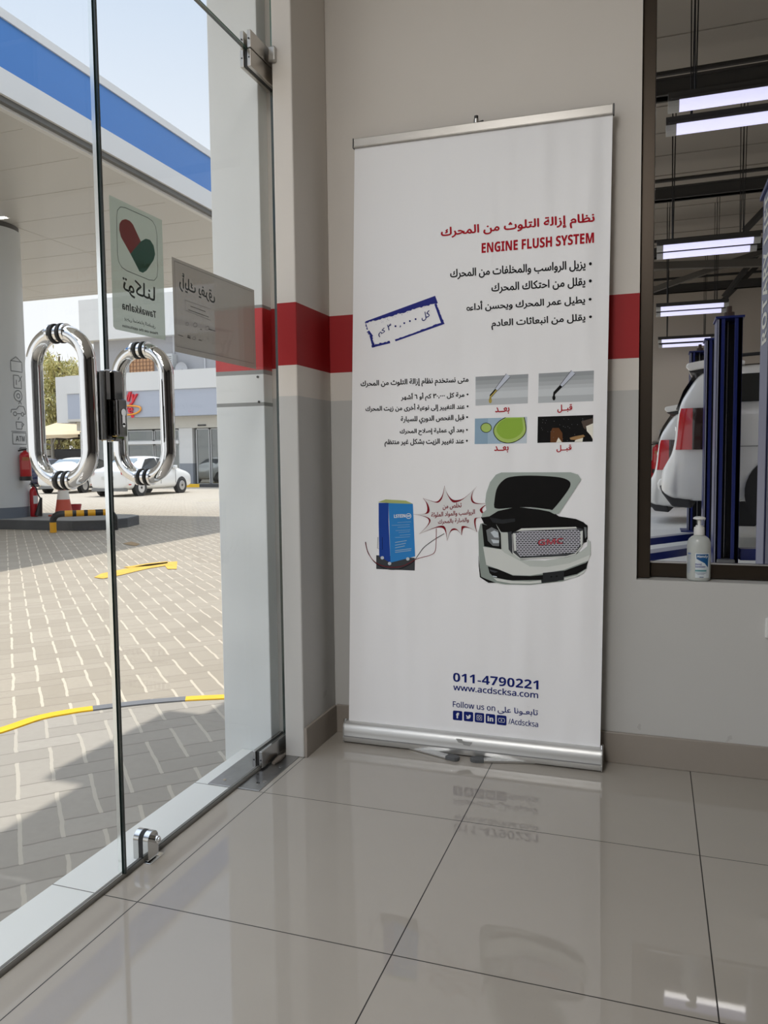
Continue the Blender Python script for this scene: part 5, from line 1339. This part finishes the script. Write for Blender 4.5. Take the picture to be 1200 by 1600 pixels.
# low hedge of growth before the fence
#GARAGE
# ------------------------------------------------------------------ workshop behind the window
ZF = -0.25
gwall = M('workshop wall paint', rgb(176, 168, 158), 0.7, noise=(1.2, 0.05)); groof = M('workshop roof sheet', rgb(150, 144, 136), 0.6, noise=(2, 0.06)); gfloor = M('workshop floor', rgb(220, 218, 212), 0.5, noise=(0.9, 0.14))
structure('floor_workshop', box(BM(), -1.3, 9.0, 2.74, 19.6, -0.4, ZF), gfloor)
bm = BM(); 
gm_ = D.materials.new('workshop back wall'); gm_.use_nodes = True; g = NG(gm_); vec, x, y, z = g.obj()
c = g.mix(g.m('GREATER_THAN', z, 0.42), rgb(186, 186, 184), rgb(176, 20, 28)); c = g.mix(g.m('GREATER_THAN', z, 0.86), c, rgb(180, 171, 160)); c = g.mix(g.m('GREATER_THAN', z, -0.13), rgb(60, 58, 56), c)
gm_.node_tree.links.new(c, gm_.node_tree.nodes['Principled BSDF'].inputs['Base Color']); gm_.node_tree.nodes['Principled BSDF'].inputs['Roughness'].default_value = 0.6
structure('wall_workshop_back', box(BM(), -1.3, 9.0, 19.6, 19.75, -0.4, 5.4), gm_)
structure('wall_workshop_right', box(BM(), 9.0, 9.15, 2.74, 19.75, -0.4, 5.4), gwall)
bm = BM()
for y0, y1 in ((2.74, 3.2), (8.2, 8.5), (13.6, 13.9), (19.3, 19.75)): box(bm, -1.384, -1.24, y0, y1, -0.4, 5.4)
box(bm, -1.384, -1.24, 2.74, 19.75, 4.3, 5.4)
structure('wall_workshop_left', bm, gwall)
bm = BM(); box(bm, -1.2, 9.0, 2.66, 2.74, 2.76, 5.4); structure('wall_workshop_front', bm, gwall)
bm = BM(); box(bm, -1.384, 9.15, 2.66, 19.75, 5.25, 5.4)
for k in range(20): box(bm, -1.3, 9, 2.9 + k * .84, 2.912 + k * .84, 5.24, 5.25)
structure('ceiling_workshop', bm, groof)
for k, y in enumerate((5.2, 8.7, 12.1, 15.5, 18.9)):
    bm = BM(); box(bm, -1.3, 9, y - .06, y + .06, 4.60, 4.77); box(bm, -1.3, 9, y - .09, y + .09, 4.75, 4.77); box(bm, -1.3, 9, y - .09, y + .09, 4.60, 4.615)
    tube(bm, [(-1.3, y + .3, 4.98), (9, y + .3, 4.98)], .028, 8)
    tube(bm, [(1.2, y + .5, 3.9 if k == 3 else 4.2), (2.2, y + .2, 5.2)], .055, 6); 
    structure('beam_%d' % (k + 1), bm, M('dark roof beam', rgb(52, 50, 48), 0.6))
bm = BM(); tube(bm, [(-1.2, 15.6, 4.55), (3.5, 15.0, 4.15)], .09, 4); tube(bm, [(-1.2, 16.5, 3.9), (3.0, 15.5, 4.9)], .07, 4)
structure('trim_9', bm, M('grey brace', rgb(84, 80, 74), 0.6))
# suspended tube lamps, pairs of battens
tube_m = M('lit tube diffuser', (0.8, 0.8, 0.85), 0.4, emit=(0.66, 0.66, 1.0), es=TUBE_STRENGTH)
def batten(x0, x1, y, z, label):
    t = thing('fluorescent_light', label, 'lamp', ((x0 + x1) / 2, y, z), group='workshop tube lamps')
    bm = BM(); box(bm, x0, x1, y - .035, y + .035, z + .035, z + .085); box(bm, x0 + .02, x1 - .02, y - .055, y + .055, z + .022, z + .042)
    b_ = obj('batten_housing', bm, dark_metal, t, bevel=0.004)
    prof = [(y + .052 * math.cos(a), z + .02 - .062 * math.sin(a)) for a in [PI * k / 10 for k in range(11)]]
    bm = BM(); prism(bm, prof, lambda u, v: (x0 + .075, u, v), lambda u, v: (x1 - .075, u, v)); obj('diffuser', bm, tube_m, t, smooth=50)
    for a, b in ((x0, x0 + .075), (x1 - .075, x1)):
        bm = BM(); prism(bm, [(p_[0] + (p_[0] - y) * .05, p_[1] - .002) for p_ in prof], lambda u, v: (a, u, v), lambda u, v: (b, u, v)); obj('end_cap', bm, M('grey lamp end', rgb(170, 170, 168), 0.5), t, bevel=0.003)
    l = D.lights.new('tube_light', 'AREA'); l.shape = 'RECTANGLE'; l.size = x1 - x0 - .16; l.size_y = .07; l.energy = TUBE_W if x0 < 2 else TUBE_W * 14; l.color = (1.0, 0.97, 0.93)
    lo = D.objects.new('tube_light', l); lo.location = (0, 0, -.048); COL.objects.link(lo); lo.parent = t
    for xx in (x0 + .18, x1 - .18):
        bm = BM()
        for s in (-.02, .02): tube(bm, [(xx + s * .2, y, z + .08), (xx + s, y, 5.23)], .005, 5)
        obj('hanger_wire', bm, black, t)
LEN = 1.12
for k, (nm, xa, ya, xb, yb) in enumerate((('nearest pair', .066, 6.03, .058, 6.45), ('second pair from the window', .005, 10.0, .007, 10.38), ('third pair from the window', .01, 14.06, .012, 14.60), ('farthest pair', .06, 18.0, .08, 18.8))):
    batten(xa, xa + LEN + (.3 if k == 0 else 0), ya, 3.43, 'upper lit tube batten of the %s in the workshop' % nm)
    batten(xb, xb + LEN + (.3 if k == 0 else 0), yb, 3.43, 'lower lit tube batten of the %s in the workshop' % nm)
for k, (nm, yy) in enumerate((('nearest', 6.2), ('second', 10.2), ('third', 14.3), ('farthest', 18.4))):  # extra row out of view, added to brighten the workshop
    batten(3.6, 4.72, yy, 3.43, 'added fill tube batten in an unseen right hand row of the workshop, %s of the row' % nm)
# two-post lifts
def lift_post(x0, x1, y0, y1, top, label, lettered=False, motor=True, arms=None):
    t = thing('lift_post', label, 'car lift', ((x0 + x1) / 2, y0, ZF), group=None)
    w_ = .045; bm = BM()
    box(bm, x0, x0 + w_, y0, y1, ZF, top); box(bm, x1 - w_, x1, y0, y1, ZF, top); box(bm, x0 + w_, x1 - w_, y1 - .03, y1, ZF, top)
    box(bm, x0, x0 + w_ + .03, y0, y0 + .015, ZF, top); box(bm, x1 - w_ - .03, x1, y0, y0 + .015, ZF, top)
    c = obj('channel', bm, blue_lift, t, bevel=0.004)
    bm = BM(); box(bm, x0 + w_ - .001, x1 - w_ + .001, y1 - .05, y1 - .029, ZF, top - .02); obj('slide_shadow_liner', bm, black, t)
    bm = BM(); box(bm, x0 + .006, x0 + .02, y0 - .004, y0, ZF, top - .01); obj('worn_edge', bm, M('worn pale edge', rgb(140, 142, 160), 0.5), t)
    bm = BM(); box(bm, x0 - .015, x1 + .015, y0 - .02, y1 + .02, top, top + .02); obj('cap_plate', bm, blue_lift, t)
    xm = (x0 + x1) / 2
    bm = BM(); cyl(bm, (xm, y1 - .12, ZF), (xm, y1 - .12, top), .012, n=10); obj('lifting_screw', bm, steel, t, smooth=40)
    bm = BM(); cyl(bm, (xm, y0 + .1, top + .02), (xm, y0 + .1, top + .07), .05, n=14); cyl(bm, (xm, y0 + .1, top + .07), (xm, y0 + .1, top + .13), .025, n=12); obj('screw_nut', bm, M('rusty brown', rgb(72, 52, 44), 0.6), t)
    bm = BM(); box(bm, x0 - .1, x1 + .1, y0 - .1, y1 + .1, ZF, ZF + .02); obj('base_plate', bm, blue_lift, t)
    if motor:
        bm = BM(); box(bm, xm - .085, xm + .085, y0 - .06, y0 + .1, ZF + .02, ZF + .17); obj('base_bracket', bm, M('grey bracket', rgb(112, 112, 112), 0.5, 0.4), t, bevel=0.015)
    return t
def px_x(px, y): return on_y(px, 700, y).x
ptA = on_y(1137, 497, 8.6).z
tA = lift_post(px_x(1117, 8.6), px_x(1157, 8.6), 8.6, 8.95, ptA, 'blue lift post with an open dark channel standing in the middle of the workshop window')
ztop2 = on_y(1108, 531, 10.3).z
lift_post(px_x(1100, 10.3), px_x(1100, 10.3) + .3, 10.3, 10.62, ztop2, 'blue lift post directly behind the left edge of the open channel post', motor=False)
lift_post(px_x(1076, 13.4), px_x(1076, 13.4) + .3, 13.4, 13.72, 2.6, 'blue lift post beyond the white suv, seen above and below its rear', motor=False)
zc = on_y(1196, 282, 4.3).z
x0 = px_x(1197, 4.3)
tC = lift_post(x0, x0 + .3, 4.3, 4.62, zc, 'near blue lift post with white lettering at the right edge of the window')
bm = BM(); box(bm, x0 - .003, x0 + .001, 4.3, 4.56, ZF, zc - .005); pf = obj('painted_side', bm, M('scuffed blue grey side', rgb(96, 100, 128), 0.45, noise=(5, .12)), tC)
bm = BM(); z0 = on_y(1190, 537, 4.43).z; z1 = on_y(1190, 303, 4.43).z
text_quad(bm, sans('ROTARY LIFT'), (x0 - .005, 4.34, z0), (x0 - .005, 4.34, z1), (x0 - .005, 4.53, z0), 0.0); obj('post_lettering', bm, M('white post lettering', rgb(216, 216, 208), 0.5), pf)
# lift arms reaching out low above the floor
greyarm = M('grey arm top', rgb(158, 158, 166), 0.45, 0.3)
def arm(a, b, w_, h, t, nm):
    a, b = Vector(a), Vector(b); d = (b - a).normalized(); n = Vector((-d.y, d.x, 0)) * w_ / 2
    bm = BM(); P = [a + n, a - n, b - n, b + n]
    lo = [bm.verts.new(p_) for p_ in P]; hi = [bm.verts.new(p_ + Vector((0, 0, h))) for p_ in P]
    bm.faces.new(lo); bm.faces.new(hi[::-1]).material_index = 1
    for i in range(4): bm.faces.new((lo[i], lo[(i + 1) % 4], hi[(i + 1) % 4], hi[i]))
    return obj(nm, bm, [blue_lift, greyarm], t, bevel=0.004)
for a, b, w_, h in (((-0.36, 9.50, -.10), (.50, 10.74, -.10), .13, .085), ((-0.36, 8.05, -.10), (.50, 9.37, -.10), .20, .08), ((px_x(1157, 8.7) + .01, 8.75, -.10), (2.3, 8.9, -.10), .14, .12), ((px_x(1157, 8.7) + .03, 8.4, -.235), (2.3, 8.5, -.235), .14, .12)):
    ar_ = arm(a, b, w_, h, tA, 'lift_arm')
    q_ = a if a[0] < 0 else b; e_ = .06 if a[0] < 0 else -.06
    bm = BM(); cyl(bm, (q_[0] + e_, q_[1] + e_ * .6, q_[2] + h), (q_[0] + e_, q_[1] + e_ * .6, q_[2] + h + .05), .07, n=16); obj('lifting_pad', bm, rubber, ar_)

# white suvs
SUV = [(0.0, .44, .60, .64, .80, .72), (0.03, .38, .68, .72, .94, .84), (0.10, .33, .80, .85, 1.0, .87), (0.18, .30, .94, .99, 1.02, .90), (0.215, .30, 1.50, 1.56, 1.02, .88), (0.30, .28, 1.51, 1.74, 1.03, .84), (0.42, .28, 1.51, 1.94, 1.03, .80), (0.56, .28, 1.51, 2.04, 1.03, .79), (1.0, .28, 1.50, 2.07, 1.03, .79), (2.2, .28, 1.49, 2.08, 1.03, .79), (3.2, .28, 1.48, 2.02, 1.03, .79), (3.6, .28, 1.46, 1.84, 1.03, .80), (4.2, .28, 1.40, 1.47, 1.02, .9), (5.1, .30, 1.28, 1.36, .98, .84), (5.3, .4, 1.15, 1.2, .9, .78)]
def suv(loc, rz, label):
    t = thing('suv_car', label, 'car', loc, rz)
    bm = BM(); car_shell(bm, SUV); obj('body', bm, car_white, t, local=True, smooth=180, subsurf=2)
    pane3('rear_window', [(0.185, -.84, 1.50), (0.185, .84, 1.50), (0.268, .80, 1.74), (0.268, -.80, 1.74)], car_glass, t)
    pane3('rear_window', [(0.268, -.80, 1.74), (0.268, .80, 1.74), (0.395, .74, 1.95), (0.395, -.74, 1.95)], car_glass, t)
    bm = BM(); prism(bm, [(.34, 2.00), (.29, 2.05), (.31, 2.10), (.60, 2.145), (1.0, 2.10), (1.0, 2.05), (.62, 2.04)], lambda u, v: (u, -.76, v), lambda u, v: (u, .76, v)); obj('roof_spoiler', bm, car_white, t, local=True, bevel=0.025)
    bm = BM(); prism(bm, [(.345, 1.985), (.33, 2.005), (.60, 2.045), (.60, 1.95)], lambda u, v: (u, -.72, v), lambda u, v: (u, .72, v)); obj('spoiler_underside', bm, black, t, local=True)
    bm = BM(); prism(bm, [(-.03, .44), (-.045, .52), (-.02, .58), (.10, .62), (.2, .62), (.2, .42), (.05, .40)], lambda u, v: (u, -.72, v), lambda u, v: (u, .72, v)); obj('bumper_step', bm, car_white, t, local=True, bevel=0.03)
    bm = BM(); prism(bm, [(.02, .40), (-.01, .50), (.1, .52), (.35, .42), (.40, .20), (.15, .22)], lambda u, v: (u, -.80, v), lambda u, v: (u, .80, v)); obj('bumper_valance', bm, M('dark valance', rgb(52, 52, 54), 0.6), t, local=True, bevel=0.02)
    bm = BM(); box(bm, .155, .19, -.30, .30, .98, 1.12); obj('number_plate', bm, M('grey plate', rgb(120, 122, 122), 0.5), t, local=True)
    bm = BM(); box(bm, .16, .24, -.55, .55, 1.22, 1.29); obj('tailgate_trim', bm, chrome, t, local=True, bevel=0.01)
    for s in (1, -1):
        cols = [(.228, 1.006), (.25, 1.018), (.285, 1.03), (.40, 1.046), (.50, 1.048), (.56, 1.044)]; lv = ((.97, -.03, .012), (1.12, -.012, .014), (1.28, 0, .012), (1.42, .012, .0), (1.50, .03, -.012))
        bm = BM(); Rw = [[bm.verts.new((x_ + dx * (1 if i < 3 else 0), s * (y_ + dy), zz)) for i, (x_, y_) in enumerate(cols)] for zz, dx, dy in lv]
        for A, B in zip(Rw, Rw[1:]):
            for i in range(len(cols) - 1): bm.faces.new((A[i], A[i + 1], B[i + 1], B[i])).material_index = 1 if i >= 3 else 0
        obj('tail_lamp', bm, [tail_red, M('smoked lens', (.03, .012, .012), .12, coat=.5)], t, local=True, smooth=40)
        pane3('quarter_window', [(0.70, s * 1.0, 1.56), (0.84, s * .865, 1.92), (1.70, s * .855, 1.93), (1.70, s * .992, 1.56)], car_glass, t)
        pane3('side_window', [(1.78, s * .992, 1.56), (1.78, s * .855, 1.93), (3.2, s * .86, 1.90), (3.6, s * .97, 1.54)], car_glass, t)
        bm = BM(); tube(bm, smooth_line([(.7, s * .70, 2.06), (.85, s * .70, 2.17), (2.6, s * .70, 2.18), (2.8, s * .70, 2.08)], 4), .024, 8); obj('roof_rail', bm, black, t, local=True, smooth=60)
        for xw in (1.52, 4.35):
            bm = BM(); cyl(bm, (xw, s * .72, .42), (xw, s * 1.045, .42), .50, n=36); obj('wheel_arch', bm, black, t, local=True)
            wheel(xw, s * .91, .40 if label[0] == 's' else .32, .40, .26, t, s)
        bm = BM(); box(bm, .45, 5.0, s * 1.03 - .006, s * 1.03 + .006, 1.0, 1.008); obj('body_seam', bm, M('grey seam', rgb(110, 110, 108), .6), t, local=True)
    return t
suv((0.16, 11.85, 0.08), math.radians(-5), 'white suv raised on the lift behind the blue posts, its red tail lamp showing')
suv((-0.05, 15.8, ZF), math.radians(-5), 'second white suv parked beyond the raised one, only its tail corner showing')
# extinguisher and fittings on the far wall
p = on_y(1026, 735, 19.4)
extinguisher((p.x, 19.49, p.z + 0.0), 0.10, 0.62, 'red fire extinguisher on the far workshop wall by the window frame', hung=True)
a = on_y(1030, 671, 19.5); b = on_y(1062, 682, 19.5)
em = thing('wall_light', 'grey box lamp on the far workshop wall above the red stripe', 'lamp', ((a.x + b.x) / 2, 19.55, b.z))
bm = BM(); box(bm, a.x, b.x, 19.45, 19.6, b.z, a.z); obj('lamp_box', bm, M('grey lamp box', rgb(150, 148, 144), 0.5), em, bevel=0.02)
bm = BM(); box(bm, a.x + .04, b.x - .04, 19.44, 19.452, b.z + .03, a.z - .03); obj('lamp_cover', bm, M('pale cover', rgb(176, 174, 168), 0.5), em)

# socket plate at the right of the window wall
p = on_y(1195, 990, 2.557)
wsk = thing('wall_socket', 'white socket plate on the grey wall at the right edge of the photo', 'socket', (p.x + .04, 2.55, p.z))
bm = BM(); box(bm, p.x, p.x + .085, 2.548, 2.558, p.z - .012, p.z + .05); obj('plate', bm, wp, wsk, bevel=0.003)
bm = BM(); box(bm, p.x + .02, p.x + .065, 2.545, 2.549, p.z, p.z + .04); obj('outlet', bm, M('outlet white', rgb(206, 206, 204), 0.4), wsk, bevel=0.002)
